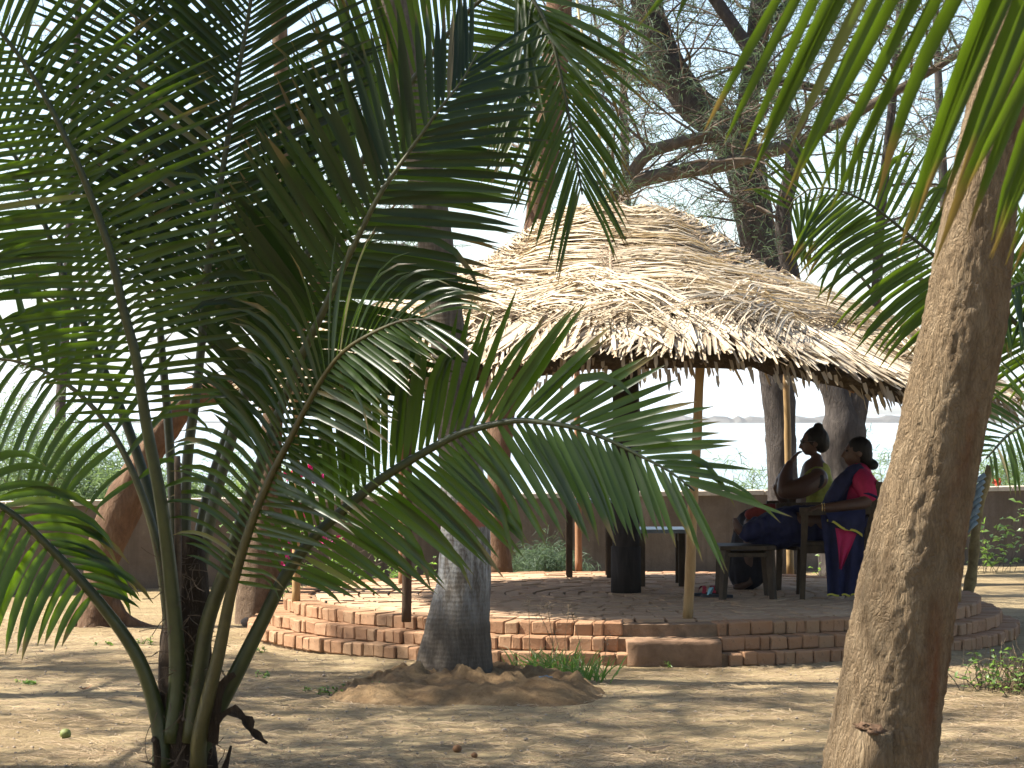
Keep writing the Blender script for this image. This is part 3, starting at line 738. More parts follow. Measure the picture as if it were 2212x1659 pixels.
# fronds D, C and the rest of the fan behind
yp.frond(PX([(395, 1500, .2), (400, 1180, .25), (405, 1000, .28), (430, 800, .32), (453, 541, .36), (480, 372, .4), (518, 135, .42), (541, 0, .42), (565, -200, .4), (600, -380, .35)], Y1), .40, .82, .031, 58, 55, .12, .12, seed=7, mat='leaf_shaded', r0=.052, sp=.030)
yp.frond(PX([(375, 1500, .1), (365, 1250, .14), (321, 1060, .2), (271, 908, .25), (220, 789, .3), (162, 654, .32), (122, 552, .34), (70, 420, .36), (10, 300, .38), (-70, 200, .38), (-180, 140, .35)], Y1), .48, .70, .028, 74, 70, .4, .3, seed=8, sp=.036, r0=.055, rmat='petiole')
yp.frond(PX([(390, 1400, .3), (370, 1000, .4), (345, 700, .45), (320, 400, .5), (300, 150, .52), (285, -80, .5), (270, -250, .45)], Y1), .48, .70, .028, 62, 62, .2, .2, seed=9, mat='leaf_shaded', sp=.036, r0=.045)
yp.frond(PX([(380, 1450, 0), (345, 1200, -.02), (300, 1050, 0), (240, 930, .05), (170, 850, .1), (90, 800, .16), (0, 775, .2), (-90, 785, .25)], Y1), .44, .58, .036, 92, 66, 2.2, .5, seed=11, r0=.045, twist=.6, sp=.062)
yp.frond(PX([(405, 1400, .3), (440, 1100, .4), (510, 880, .5), (580, 700, .55), (640, 540, .6), (690, 420, .62)], Y1), .50, .60, .028, 62, 62, .2, .3, seed=12, mat='leaf_shaded', sp=.036, r0=.045)
# bare leaf bases, sheaths and rags at the foot
pet([(384, 1560, -.12), (383, 1330, -.14), (385, 1180, -.16), (384, 1040, -.2), (383, 985, -.2)], .032, .020, 'dead', name='dead_leaf_base')
pet([(345, 1660, -.13), (338, 1600, -.15), (332, 1596, -.16)], .03, .02, 'fibre', name='cut_leaf_base')
pet([(480, 1680, -.1), (492, 1640, -.12), (500, 1610, -.12)], .03, .008, 'fibre', name='cut_leaf_base')
pet([(345, 1655, -.12), (318, 1645, -.14), (300, 1642, -.15)], .012, .003, 'dead', name='cut_leaf_base')
t_ = MB(); pts = spline(PX([(448, 1600, -.2), (470, 1500, -.22), (492, 1465, -.22), (508, 1455, -.22)], Y1), .03)
t_.strip(pts, [lerp(.05, .012, i/(len(pts)-1)) for i in range(len(pts))], V(.2, -1, .1), .6, .5); t_.build('dry_sheath', M['fibre'], yp.o)
t_ = MB(); pts = spline(PX([(470, 1560, -.22), (495, 1540, -.25), (525, 1552, -.25), (548, 1585, -.26), (577, 1606, -.26)], Y1), .02)
t_.strip(pts, [.020*math.sin(math.pi*min(.98, .12 + .8*i/(len(pts)-1)))*(1+.5*math.sin(i*1.9)) + .004 for i in range(len(pts))], V(.3, -1, .6), 1.1, .5); t_.build('dry_sheath', M['fibre'], yp.o)
hz = MB()
for i in range(200):      # loose fibre round the leaf bases
    y = rnd.uniform(1200, 1660); p = P(402 + rnd.gauss(0, 26), y, Y1 - .1 + rnd.uniform(-.06, .05)); d = V(rnd.gauss(0, 1), -.2, rnd.gauss(-.3, .8)).normalized()
    q = p; pts = [p]
    for k in range(3): d = (d + V(rnd.gauss(0, .3), 0, rnd.gauss(-.1, .3))).normalized(); q = q + d*rnd.uniform(.02, .05); pts.append(q)
    hz.strip(pts, [.0018]*4, V(0, -1, 0), 0, .5)
hz.build('fibre_strands', M['dead'], yp.o, kind='stuff')
yp.done()

# -- tall coconut palm with whitewashed foot
def trunk_pts(lst, Y, step=.05):
    c = spline([(*P(x, y, Y), r/F*Y) for x, y, r in lst], step)
    return [q.xyz for q in c], [q.w for q in c]
Y2 = 15.25
wp = Palm('coconut_palm', 'tall coconut palm with swollen foot painted white with a red band', (PB.x, Y2, 0))
pts, rad = trunk_pts([(981, 1500, 92), (981, 1465, 87), (986, 1400, 77), (992, 1330, 67), (1003, 1250, 58), (1005, 1150, 53), (1000, 1050, 48), (985, 900, 42), (970, 750, 39), (950, 600, 38), (915, 350, 39), (870, 100, 40), (838, -60, 38), (790, -350, 34), (765, -600, 30)], Y2, .04)
t_ = MB(); t_.tube(pts, rad, 40, disp=lambda t, a, p: .035*fbm((math.cos(a)*1.5, math.sin(a)*1.5, p.z*2.5), 4) + .010*math.sin(p.z*75 + 5*noise.noise((p.z*4, math.cos(a)*1.5, math.sin(a)*1.5))) + .03*noise.noise((math.cos(a)*10, math.sin(a)*10, p.z*2.5)) - .05*max(0, noise.noise((math.cos(a)*4, math.sin(a)*4, p.z*7)) - .45))
t_.build('trunk', M['trunk_white'], wp.o)
top = pts[-1]
for k in range(11):
    p_ = arch(top, k*2.399 + .4, R(62 - 6*(k % 5)), rnd.uniform(2.6, 3.2), R(95)); wp.frond(p_, .22, .62, .035, 62, 62, .9, .9, nrm=up_normal(p_), sp=.075, seed=50+k, seg=4)
for k in range(6):
    t_ = MB(); a = k*1.05; cc = top + V(math.cos(a)*.17, math.sin(a)*.17, -.12); t_.ball(cc, (.1, .1, .13), 12, 9); t_.build('coconut', M['nut_green'], wp.o)
wp.done()
# -- brown palm trunk by the platform's left edge
Y3 = GY(1345)
bp = Palm('coconut_palm', 'brown palm trunk standing just beside the platform edge, behind the young palm', (P(556, 1345, Y3).x, Y3, 0))
pts, rad = trunk_pts([(557, 1362, 50), (557, 1330, 48), (560, 1250, 46), (566, 1150, 42), (576, 1050, 34), (586, 950, 24), (596, 800, 20), (606, 600, 18), (612, 300, 17), (600, 0, 17), (585, -350, 16), (565, -800, 16), (550, -1350, 14)], Y3, .05)
t_ = MB(); t_.tube(pts, rad, 32, disp=lambda t, a, p: .05*fbm((math.cos(a)*1.5, math.sin(a)*1.5, p.z*3), 4) + .02*math.sin(p.z*55))
t_.build('trunk', M['trunk_palm'], bp.o); top = pts[-1]
for k in range(9):
    p_ = arch(top, k*2.399 + 1, R(65 - 7*(k % 5)), rnd.uniform(2.2, 2.8), R(95)); bp.frond(p_, .22, .6, .035, 62, 62, .9, .9, nrm=up_normal(p_), sp=.08, seed=80+k, seg=4)
bp.done()
# -- palm whose fronds reach in from the right behind the thick trunk
Y4 = 14.2
rp_ = Palm('coconut_palm', 'coconut palm beyond the thick leaning trunk, one frond arching over the thatch', (P(2480, 1400, Y4).x, Y4, 0))
t_ = MB(); bx_ = P(2480, 1400, Y4).x
t_.tube([V(bx_, Y4, -.05), V(bx_+.02, Y4, .5), V(bx_, Y4, 1.15)], [.2, .16, .1], 20, disp=lambda t, a, p: .08*fbm((math.cos(a)*2, math.sin(a)*2, p.z*4), 4)); t_.build('trunk', M['fibre'], rp_.o)
rp_.frond(PX([(2480, 1090, 0), (2400, 930, -.1), (2280, 790, -.2), (2150, 655, -.3), (2010, 545, -.35), (1900, 455, -.38), (1860, 430, -.4), (1820, 413, -.4), (1780, 405, -.4), (1745, 410, -.4), (1715, 432, -.38), (1698, 465, -.36)], Y4),
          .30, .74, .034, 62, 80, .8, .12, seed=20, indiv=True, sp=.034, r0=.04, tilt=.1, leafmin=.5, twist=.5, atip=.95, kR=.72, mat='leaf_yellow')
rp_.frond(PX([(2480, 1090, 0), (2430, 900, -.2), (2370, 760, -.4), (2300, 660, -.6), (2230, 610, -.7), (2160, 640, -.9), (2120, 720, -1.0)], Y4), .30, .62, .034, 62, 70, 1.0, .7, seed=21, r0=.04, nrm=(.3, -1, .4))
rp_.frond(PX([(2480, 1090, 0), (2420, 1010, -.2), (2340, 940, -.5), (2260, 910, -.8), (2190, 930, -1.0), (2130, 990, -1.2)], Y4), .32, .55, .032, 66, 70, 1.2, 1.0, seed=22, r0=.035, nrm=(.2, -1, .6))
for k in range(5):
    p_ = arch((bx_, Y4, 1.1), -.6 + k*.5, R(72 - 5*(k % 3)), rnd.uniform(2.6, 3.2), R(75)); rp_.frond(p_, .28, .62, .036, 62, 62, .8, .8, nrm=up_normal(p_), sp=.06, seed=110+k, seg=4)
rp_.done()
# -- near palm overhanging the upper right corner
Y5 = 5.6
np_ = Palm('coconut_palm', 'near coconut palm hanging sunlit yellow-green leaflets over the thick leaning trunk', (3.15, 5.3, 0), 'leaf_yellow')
t_ = MB(); t_.tube([V(3.15, 5.3, -.05), V(3.13, 5.3, .6), V(3.1, 5.3, 1.5), V(3.1, 5.32, 2.2)], [.24, .19, .15, .1], 22, disp=lambda t, a, p: .06*fbm((math.cos(a)*2, math.sin(a)*2, p.z*4), 4)); t_.build('trunk', M['fibre'], np_.o)
np_.frond([V(3.1, 5.32, 2.1), V(2.6, 5.4, 2.42)] + PX([(3100, -130), (2800, -240), (2500, -250), (2250, -220), (2050, -190), (1900, -160), (1800, -130), (1720, -95)], Y5), .34, .98, .038, 66, 30, .25, .5, atip=.6, seed=30, indiv=True, sp=.046, r0=.04, tilt=.06, nrm=(0, -1, -.25), twist=.4, leafmin=.45)
np_.frond([V(3.1, 5.32, 2.1), V(2.6, 5.0, 2.32)] + PX([(3150, -110, -.4), (2900, -160, -.5), (2700, -170, -.5), (2500, -160, -.5), (2350, -150, -.5), (2250, -130, -.5), (2170, -100, -.5)], Y5), .34, .98, .038, 72, 40, .3, .8, atip=.65, seed=31, indiv=True, sp=.052, r0=.04, tilt=.06, nrm=(0, -1, -.2), twist=.4, leafmin=.7)
for k in range(5):
    p_ = arch((3.1, 5.32, 2.1), -1.7 + k*.62, R(70 - 6*(k % 3)), rnd.uniform(2.4, 3.0), R(80)); np_.frond(p_, .3, .6, .04, 62, 62, .9, .9, nrm=up_normal(p_), sp=.07, seed=130+k, seg=4)
np_.done()

# ------------------------------------------------------------------ casuarina trees
def wander(p, d, ln, n, wob, grav=0.0, rg=rnd):
    pts = [Vector(p)]; d = Vector(d).normalized(); q = Vector(p)
    for i in range(n):
        d = (d + V(rg.gauss(0, wob), rg.gauss(0, wob), rg.gauss(0, wob) + grav)).normalized(); q = q + d*(ln/n); pts.append(q)
    return pts
def needles(mb, p, rg, n, L_, wd, spread=1.0, droop=.5, rv=None):
    for i in range(n):
        d = V(rg.gauss(0, spread), rg.gauss(0, spread), rg.gauss(.1, .6)).normalized()
        l = L_*rg.uniform(.6, 1.2); a = p + V(rg.gauss(0, .03), rg.gauss(0, .03), rg.gauss(0, .03))
        m = a + d*l*.55; e = m + (d + V(0, 0, -droop)).normalized()*l*.45
        sd = d.cross(V(rg.gauss(0, 1), rg.gauss(0, 1), rg.gauss(0, 1))).normalized()*wd
        o = len(mb.v); v_ = rg.random() if rv is None else rv*rg.uniform(.7, 1.3)
        mb.v += [tuple(a-sd), tuple(a+sd), tuple(m+sd*.9), tuple(m-sd*.9), tuple(e)]
        mb.c += [(0, v_, 0, 1)]*2 + [(.5, v_, 0, 1)]*2 + [(.85, v_, 0, 1)]
        mb.f += [(o, o+1, o+2, o+3), (o+3, o+2, o+4)]
def casuarina(label, limbs, Y, seed, n2=50, n3=7, ln2=(.7, 1.9), need=7, lo=.25, tufts=True, clothe=0, group=None, zmin=0.0, nlen=.2, nw=.0035, up=.25, rough=1.0):
    rg = random.Random(seed); first = limbs[0]
    b0 = P(first[0][0][0], first[0][0][1], Y); o = thing('casuarina_tree', label, 'tree', (b0.x, Y, 0), group)
    tw = MB(); nd = MB(); allp = []
    for li, lm in enumerate(limbs):
        lst, mt = lm[0], lm[1]; dy = lm[2] if len(lm) > 2 else 0; nm = 'trunk' if li == 0 else 'limb'
        ctl = []
        for q in lst: ctl.append((*P(q[0], q[1], Y + (q[3] if len(q) > 3 else dy)), q[2]/F*Y))
        c = spline(ctl, .07); pts = [q.xyz for q in c]; rad = [max(.006, q.w) for q in c]
        t_ = MB(); t_.tube(pts, rad, 20 if max(rad) > .08 else 10, disp=lambda t, a, p: rough*(.10*fbm((math.cos(a)*1.6 + seed, math.sin(a)*1.6, p.z*3), 4) + .05*noise.noise((math.cos(a)*6, math.sin(a)*6, p.z*9))))
        t_.build(nm, M[mt], o)
        allp += [(p, r, (pts[min(i+1, len(pts)-1)]-pts[max(0, i-1)]).normalized()) for i, (p, r) in enumerate(zip(pts, rad)) if i > (lo*len(pts) if li == 0 else 2) and p.z > zmin]
        if clothe and li in (0, 1):      # fine shoots clothing the trunk
            for i, p in enumerate(pts):
                if p.z > zmin + .3:
                    for k in range(clothe):
                        a = rg.uniform(0, 6.28); needles(nd, p + V(math.cos(a)*rad[i], math.sin(a)*rad[i], 0), rg, 3, .12, nw, .8, .3)
    for i in range(n2):
        p, r, T = rg.choice(allp); a = rg.uniform(0, 6.28)
        d = (V(math.cos(a), math.sin(a)*.8, rg.uniform(-.35, .55) + up) + T*.3)
        L2 = rg.uniform(*ln2); b_ = wander(p, d, L2, 9, .2, .0, rg); r2 = min(r*.5, rg.uniform(.008, .020))
        tw.tube(b_, [lerp(r2, .004, k/9) for k in range(10)], 5, cap=False)
        for j in range(n3):
            k = rg.randrange(2, 10); q = b_[k]
            d3 = (b_[k]-b_[k-1]).normalized() + V(rg.gauss(0, .7), rg.gauss(0, .7), rg.gauss(0, .6))
            c3 = wander(q, d3, rg.uniform(.25, .75), 5, .28, -.02, rg)
            tw.tube(c3, [lerp(.005, .002, m/5) for m in range(6)], 3, cap=False)
            if tufts and rg.random() < .75:
                for m in (2, 3, 4, 5): needles(nd, c3[m], rg, need, nlen, nw, .9, .8)
    tw.build('twigs', M['twig'], o, kind='stuff')
    if nd.v: nd.build('crown', M['needle'], o, kind='stuff')
    return o
# dark fork behind the pavilion (trunk seen under the eave, limbs above the roof)
casuarina('dark casuarina rising behind the pavilion and forking above its roof, shaggy with shoots',
    [([(1692, 1240, 36), (1690, 1050, 33), (1682, 870, 35), (1658, 620, 42), (1625, 450, 42), (1605, 350, 44), (1560, 275, 42), (1490, 215, 39), (1435, 120, 35), (1395, 0, 32), (1350, -150, 25), (1320, -320, 20)], 'casu'),
     ([(1608, 360, 30), (1612, 250, 24), (1632, 120, 24), (1645, 0, 22), (1650, -160, 18), (1640, -350, 12)], 'casu'),
     ([(1640, 180, 12, .1), (1700, 175, 10, .2), (1760, 190, 9, .3), (1820, 205, 8, .4)], 'casu'),
     ([(1480, 210, 12, .1), (1420, 180, 10, .3), (1340, 140, 11, .5), (1270, 90, 12, .7), (1200, 40, 10, .9)], 'casu'),
     ([(1640, 60, 12, 0), (1690, 20, 10, .1), (1740, -60, 8, .2)], 'casu')],
    25.2, 3, n2=85, n3=8, lo=.30, clothe=5, zmin=3.0, need=4)
# slim neighbour whose stem splits low: left stem bends back to the left, right stem straight
casuarina('casuarina with a flared fork behind the seated women, its slim stem crossing over the roof',
    [([(1812, 1250, 46), (1812, 1100, 42), (1815, 1000, 42), (1822, 930, 46), (1815, 870, 34), (1770, 780, 24), (1728, 690, 20), (1710, 600, 19), (1692, 470, 18), (1716, 351, 17), (1711, 262, 16), (1686, 221, 15), (1626, 117, 15), (1548, 0, 14), (1470, -120, 11), (1400, -260, 8)], 'casu'),
     ([(1828, 950, 30), (1850, 860, 28), (1875, 740, 17), (1893, 640, 12), (1900, 500, 11), (1915, 350, 10), (1935, 150, 9), (1950, -60, 7)], 'casu'),
     ([(1716, 320, 11, 0), (1760, 288, 11, -.1), (1830, 258, 11, -.2), (1900, 215, 10, -.3), (1990, 165, 9, -.4), (2080, 110, 8, -.5)], 'limb')],
    24.0, 5, n2=70, n3=8, lo=.45, zmin=2.6, need=3)
# low bare limbs over the roof crest
casuarina('reddish-brown casuarina leaning behind the whitewashed palm, two bare limbs sweeping over the roof crest',
    [([(1084, 1240, 24), (1078, 1150, 23), (1076, 1050, 24), (1084, 930, 24), (1110, 740, 25), (1140, 580, 26), (1160, 480, 27), (1180, 320, 28), (1198, 150, 29), (1208, 0, 28), (1215, -160, 22), (1210, -330, 15)], 'redbark'),
     ([(1142, 600, 22), (1200, 560, 20), (1262, 500, 19), (1310, 448, 18), (1365, 398, 16), (1420, 380, 16), (1500, 366, 16), (1570, 354, 16), (1640, 331, 15), (1692, 318, 14), (1716, 305, 10)], 'limb'),
     ([(1295, 465, 16), (1330, 418, 14), (1370, 368, 14), (1402, 330, 14), (1460, 310, 14), (1560, 286, 14), (1630, 262, 13), (1655, 232, 9)], 'limb'),
     ([(1083, 1000, 12, .1), (1062, 930, 11, .1), (1050, 840, 9, .2), (1040, 700, 8, .2)], 'redbark')],
    22.6, 8, n2=58, n3=8, lo=.5, zmin=2.9, need=3, nlen=.17)
# leaning, crooked tree on the left
ct = casuarina('crooked reddish tree with gnarled roots leaning right in front of the wall',
    [([(208, 1372, 54), (212, 1330, 44), (215, 1270, 37), (222, 1210, 35), (244, 1140, 42), (262, 1090, 42), (285, 1045, 34), (318, 985, 30), (358, 925, 28), (410, 862, 26), (480, 838, 27), (545, 812, 25), (600, 760, 23), (650, 690, 20), (690, 600, 15), (705, 540, 9)], 'redbark'),
     ([(235, 1300, 26), (262, 1335, 18), (300, 1352, 12), (345, 1360, 6)], 'redbark'),
     ([(195, 1310, 24), (165, 1345, 18), (140, 1368, 10)], 'redbark'),
     ([(620, 740, 12), (600, 640, 10), (575, 560, 8)], 'casu')],
    GY(1352), 12, n2=16, n3=7, lo=.62, zmin=2.0, need=6, rough=2.3)
# background casuarinas that only show as lacework between the fronds
def far_tree(label, x, Y, lean, seed, n2, r=20):
    casuarina(label, [([(x, 1230, r), (x+lean*.2, 900, r*.9), (x+lean*.5, 600, r*.8), (x+lean*.8, 250, r*.65), (x+lean, -80, r*.45), (x+lean, -350, r*.3)], 'casu')], Y, seed, n2=n2, n3=8, lo=.35, zmin=1.9, ln2=(.9, 2.4), need=3, nw=.004)
far_tree('thin casuarina beyond the wall behind the young palm fan', 690, 33, 60, 21, 46, 14)
far_tree('straight casuarina beyond the wall at the garden end, behind the arching frond', 2080, 34, -60, 22, 40, 14)
far_tree('slender casuarina beyond the wall past the crooked leaning tree', 120, 32, 50, 23, 42, 13)
far_tree('casuarina beyond the wall behind the roof crest', 1380, 36, -40, 24, 46, 12)

# thick leaning trunk on the right
Y6 = 9.5
bt = thing('casuarina_tree', 'thick leaning tree trunk with flaky bark and a cut branch stub low down', 'tree', (P(1850, 2000, Y6).x, Y6, 0))
ctl = [(*P(x, y, Y6), r/F*Y6) for x, y, r in [(1850, 2000, 150), (1868, 1900, 138), (1885, 1760, 126), (1902, 1655, 119), (1926, 1480, 112), (1956, 1300, 108), (1985, 1150, 100), (2020, 1000, 92), (2050, 850, 90), (2083, 700, 88), (2112, 500, 80), (2145, 300, 68), (2190, 50, 60), (2235, -150, 55), (2300, -450, 50), (2370, -900, 46), (2420, -1500, 40), (2450, -2200, 32), (2470, -2900, 20)]]
c = spline(ctl, .014); pts = [q.xyz for q in c]; rad = [q.w for q in c]; n = len(pts); sd = 96
def bark(t, a, p):
    cx, sx = math.cos(a), math.sin(a)
    f1 = noise.fractal(V(cx*7, sx*7, p.z*5.0), .8, 2.1, 5); f2 = noise.noise(V(cx*15, sx*15, p.z*16)); f3 = noise.noise(V(cx*34, sx*34, p.z*42))
    return .04*noise.noise((cx*1.5, sx*1.5, p.z*1.4)) + .04*abs(f1) + .042*f2 + .032*f3
t_ = MB(); t_.tube(pts, rad, sd, disp=bark)
for i in range(n):
    for k in range(sd):
        v = Vector(t_.v[i*sd+k]); rel = v - pts[i]; a = math.atan2(rel.x, -rel.y)     # 0 faces the camera, + to the right
        f = math.exp(-((a-(.55+.25*noise.noise((v.z*1.2, 0, 0))))/.22)**2)*max(0, .5+1.2*noise.noise((v.z*2.2, 4, 1))) + .8*math.exp(-((a-1.25)/.3)**2)*max(0, .35+noise.noise((v.z*1.7, 9, 1)))
        t_.c[i*sd+k] = (min(1, f), .5, 0, 1)
t_.build('trunk', M['bigbark'], bt)
q0 = P(1868, 1720, Y6 - .16); q1 = P(1884, 1572, Y6 - .20)
t_ = MB(); t_.tube([q0, q0.lerp(q1, .5), q1], [.10, .088, .078], 26, disp=bark); t_.build('cut_stub', M['bigbark'], bt)
t_ = MB(); t_.ball(q1 + V(-.008, -.018, -.002), (.060, .058, .022), 20, 8, rot=Matrix.Rotation(.25, 3, 'Y'), disp=lambda d: .6*noise.noise(d*4.3)); t_.build('cut_face', M['redbark'], bt)
# its crown, above the picture
rg = random.Random(77); tw = MB(); nd = MB(); tp = pts[-1]
for i in range(34):
    a = rg.uniform(0, 6.28); b_ = wander(pts[rg.randrange(int(n*.72), n)], V(math.cos(a), math.sin(a), rg.uniform(.1, .8)), rg.uniform(1, 2.4), 8, .18, .02, rg)
    tw.tube(b_, [lerp(.022, .005, k/8) for k in range(9)], 5, cap=False)
    for j in range(6):
        c3 = wander(rg.choice(b_[2:]), V(rg.gauss(0, 1), rg.gauss(0, 1), rg.gauss(0, .5)), .6, 5, .25, -.03, rg); tw.tube(c3, [.004]*6, 3, cap=False)
        for m in (2, 3, 4, 5): needles(nd, c3[m], rg, 9, .22, .005, .9, .8)
tw.build('twigs', M['twig'], bt, kind='stuff'); nd.build('crown', M['needle'], bt, kind='stuff')

# shade trees standing left of the frame (their dapple falls across the foreground)
def shade_tree(label, x, y, hgt, seed, n2, rc):
    rg = random.Random(seed); o = thing('casuarina_tree', label, 'tree', (x, y, 0)); tw = MB(); nd = MB()
    tp = [V(x, y, -.05), V(x+.05, y, hgt*.3), V(x-.1, y+.1, hgt*.6), V(x, y, hgt)]
    c = spline(tp, .15); t_ = MB(); t_.tube(c, [lerp(.19, .04, i/(len(c)-1)) for i in range(len(c))], 16, disp=lambda t, a, p: .12*fbm((math.cos(a)*1.6, math.sin(a)*1.6, p.z*2), 4)); t_.build('trunk', M['casu'], o)
    for i in range(n2):
        p = c[rg.randrange(int(len(c)*.42), len(c))]; a = rg.uniform(0, 6.28)
        b_ = wander(p, V(math.cos(a), math.sin(a), rg.uniform(-.05, .5)), rc*rg.uniform(.5, 1.1), 9, .13, 0, rg)
        tw.tube(b_, [lerp(.028, .006, k/9) for k in range(10)], 5, cap=False)
        for j in range(7):
            c3 = wander(b_[rg.randrange(3, 10)], V(rg.gauss(0, 1), rg.gauss(0, 1), rg.gauss(0, .5)), rg.uniform(.4, .9), 5, .25, -.03, rg); tw.tube(c3, [.005]*6, 3, cap=False)
            for m in (2, 3, 4, 5): needles(nd, c3[m], rg, 8, .24, .006, .9, .9)
    tw.build('twigs', M['twig'], o, kind='stuff'); nd.build('crown', M['needle'], o, kind='stuff')
shade_tree('casuarina shading the sandy yard left of the young palm', -5.4, 14.7, 8.4, 41, 52, 2.2)
shade_tree('casuarina beside the yard past the crooked tree', -7.8, 16.4, 8.6, 42, 32, 2.2)
shade_tree('dense casuarina overshadowing the young palm', -5.0, 11.7, 8.6, 43, 66, 2.2)
src_ = {}
def copy_tree(o, x, y, rz, label):
    r = o.copy(); COL.objects.link(r); base = o.location.copy(); r.location = (x, y, 0); r.rotation_euler = (0, 0, rz); r['label'] = label
    for ch in [c_ for c_ in bpy.data.objects if c_.parent == o]:
        c_ = ch.copy(); COL.objects.link(c_); c_.parent = r; c_.matrix_parent_inverse = Matrix.Translation(-base)
    return r
dense = [o for o in bpy.data.objects if o.get('label', '').startswith('dense casuarina')][0]
for (x, y, rz, lb) in [(-3.6, 3.2, 1.0, 'unseen casuarina arching over the viewpoint, added to block sky light'), (2.6, -1.2, 2.2, 'unseen casuarina opposite the near palm, added to block sky light'), (-1.2, -3.2, 3.4, 'unseen casuarina behind the viewpoint, added to block sky light'), (5.6, 9.2, 4.4, 'unseen casuarina past the thick trunk, added to block sky light'), (-5.4, 7.6, 5.3, 'unseen casuarina before the young palm, added to block sky light')]:
    copy_tree(dense, x, y, rz, lb)  # unseen trees added to cut the sky light on camera-facing leaves

# ------------------------------------------------------------------ shrubs, herbs, grass
def wispy(label, name, p, rx, rz, n, seed, mat='scrub', blen=.45, cat='shrub', wd=.004, group=None):
    rg = random.Random(seed); o = thing(name, label, cat, p, group); tw = MB(); nd = MB(); p = Vector(p)
    for i in range(max(6, n//14)):
        a = rg.uniform(0, 6.28); st = wander(p + V(rg.gauss(0, rx*.35), rg.gauss(0, rx*.2), -.05), V(math.cos(a)*.6, math.sin(a)*.5, 1), rz*rg.uniform(.6, 1.1), 7, .16, 0, rg)
        tw.tube(st, [lerp(.010, .003, k/7) for k in range(8)], 4, cap=False)
        for k in range(14):
            q = st[rg.randrange(2, 8)]; d = V(rg.gauss(0, .8), rg.gauss(0, .7), rg.gauss(.45, .5)); s_ = wander(q, d, blen*rg.uniform(.5, 1.2), 4, .18, -.06, rg)
            for m in (1, 2, 3, 4): needles(nd, s_[m], rg, 5, .16, wd, .8, .7)
    tw.build('stems', M['twig'], o, kind='stuff'); nd.build('foliage', M[mat], o, kind='stuff'); return o
def behind_wall(x, d=1.2): # photo column -> a spot behind the wall
    k = (x-CX)/F; y = 24.0
    for _ in range(30):
        y = y + (d - wall_dist(k*y, y))*.8
    return V(k*y, y, gz(k*y, y))
for i, (x, d, rx, rz, n, lb) in enumerate([(-40, 2.2, .8, 2.0, 520, 'tall pale green scrub beyond the wall end, palest of the row'), (110, 1.6, .7, 1.75, 520, 'pale green feathery scrub beyond the wall beneath the palm fronds'),
        (235, 1.3, .6, 1.35, 420, 'mid green feathery scrub beyond the wall next to the crooked tree'), (420, 1.6, .7, 1.25, 420, 'dusky scrub beyond the wall behind the young palm stems'), (640, 1.5, .6, 1.15, 300, 'dusky scrub beyond the wall behind the bougainvillea'),
        (1590, 1.0, .35, 1.05, 130, 'straw-coloured scrub above the wall beside the bamboo pole'), (1905, 1.2, .35, 1.25, 130, 'sparse pale scrub above the wall behind the seated women'), (2170, 1.6, .7, 1.45, 360, 'leafy scrub above the wall beyond the thick trunk')]):
    wispy(lb, 'scrub_bush', behind_wall(x, d), rx, rz, n, 60+i)
for i, (x, y, rx, rz, n, lb) in enumerate([(1200, 1222, .25, .38, 60, 'wispy seedling at the wall foot behind the platform'), (1145, 1235, .2, .3, 40, 'small wispy seedling beside the reddish trunk foot')]):
    Y = 23.6 + .5*i; wispy(lb, 'wispy_seedling', V((x-CX)/F*Y, Y, 0), rx, rz, n, 90+i, 'needle', .3, 'seedling', .003)
def herb(label, name, p, n, size, seed, mat='herb', cat='weed', spread=.12, lw=.022, group=None):
    rg = random.Random(seed); o = thing(name, label, cat, p, group); p = Vector(p); st = MB(); lf = MB()
    for i in range(n):
        a = rg.uniform(0, 6.28); s_ = wander(p + V(rg.gauss(0, spread), rg.gauss(0, spread), -.01), V(math.cos(a)*.5, math.sin(a)*.5, 1), size*rg.uniform(.5, 1.2), 5, .2, 0, rg)
        st.tube(s_, [.003]*6, 3, cap=False)
        for k in range(1, 6):
            for m in range(2):
                d = V(rg.gauss(0, 1), rg.gauss(0, 1), rg.uniform(.0, .8)).normalized(); q = s_[k]; L_ = lw*rg.uniform(1.5, 2.8)
                lf.strip([q, q+d*L_*.5, q+d*L_+V(0, 0, -L_*.25)], [lw*.25, lw*.55, lw*.05], V(rg.gauss(0, .5), rg.gauss(0, .5), 1), .3, rg.random(), 0, .85)
    st.build('stems', M['twig'], o, kind='stuff'); lf.build('foliage', M[mat], o, kind='stuff'); return o
def G(x, y): Y = GY(y); X = (x-CX)/F*Y; return V(X, Y, gz(X, Y))
# bougainvillea behind the left bamboo post
bg = V((655-CX)/F*21.3, 21.3, 0)
bo = herb('bougainvillea bush with bright pink flowers behind the platform', 'bougainvillea', bg, 46, 1.15, 5, cat='shrub', spread=.25, lw=.035)
rg = random.Random(9)
for (fx, fy) in [(676, 1010), (668, 1022), (620, 1092), (650, 1098), (612, 1100), (715, 1170), (620, 1195), (690, 1030), (605, 1225), (640, 1020)]:
    t_ = MB(); p = P(fx, fy, 21.1)
    for i in range(16):
        d = V(rg.gauss(0, 1), rg.gauss(-.4, 1), rg.gauss(.1, 1)).normalized(); q = p + d*rg.uniform(0, .05)
        t_.strip([q, q + d*.035, q + d*.07], [.008, .034, .005], V(rg.gauss(0, 1), rg.gauss(0, 1), rg.gauss(0, 1)).normalized(), .3, .5)
    t_.build('flower', M['pink'], bo)
for i, (x, Y, n, sz, lb) in enumerate([(905, 22.9, 22, .32, 'sunlit weeds at the back edge of the platform'), (860, 23.3, 16, .25, 'low weeds behind the dark post, by the wall foot'), (800, 22.5, 16, .28, 'weeds between the bougainvillea and the posts')]):
    herb(lb, 'weed_clump', V((x-CX)/F*Y, Y, 0), n, sz, 20+i, spread=.16)
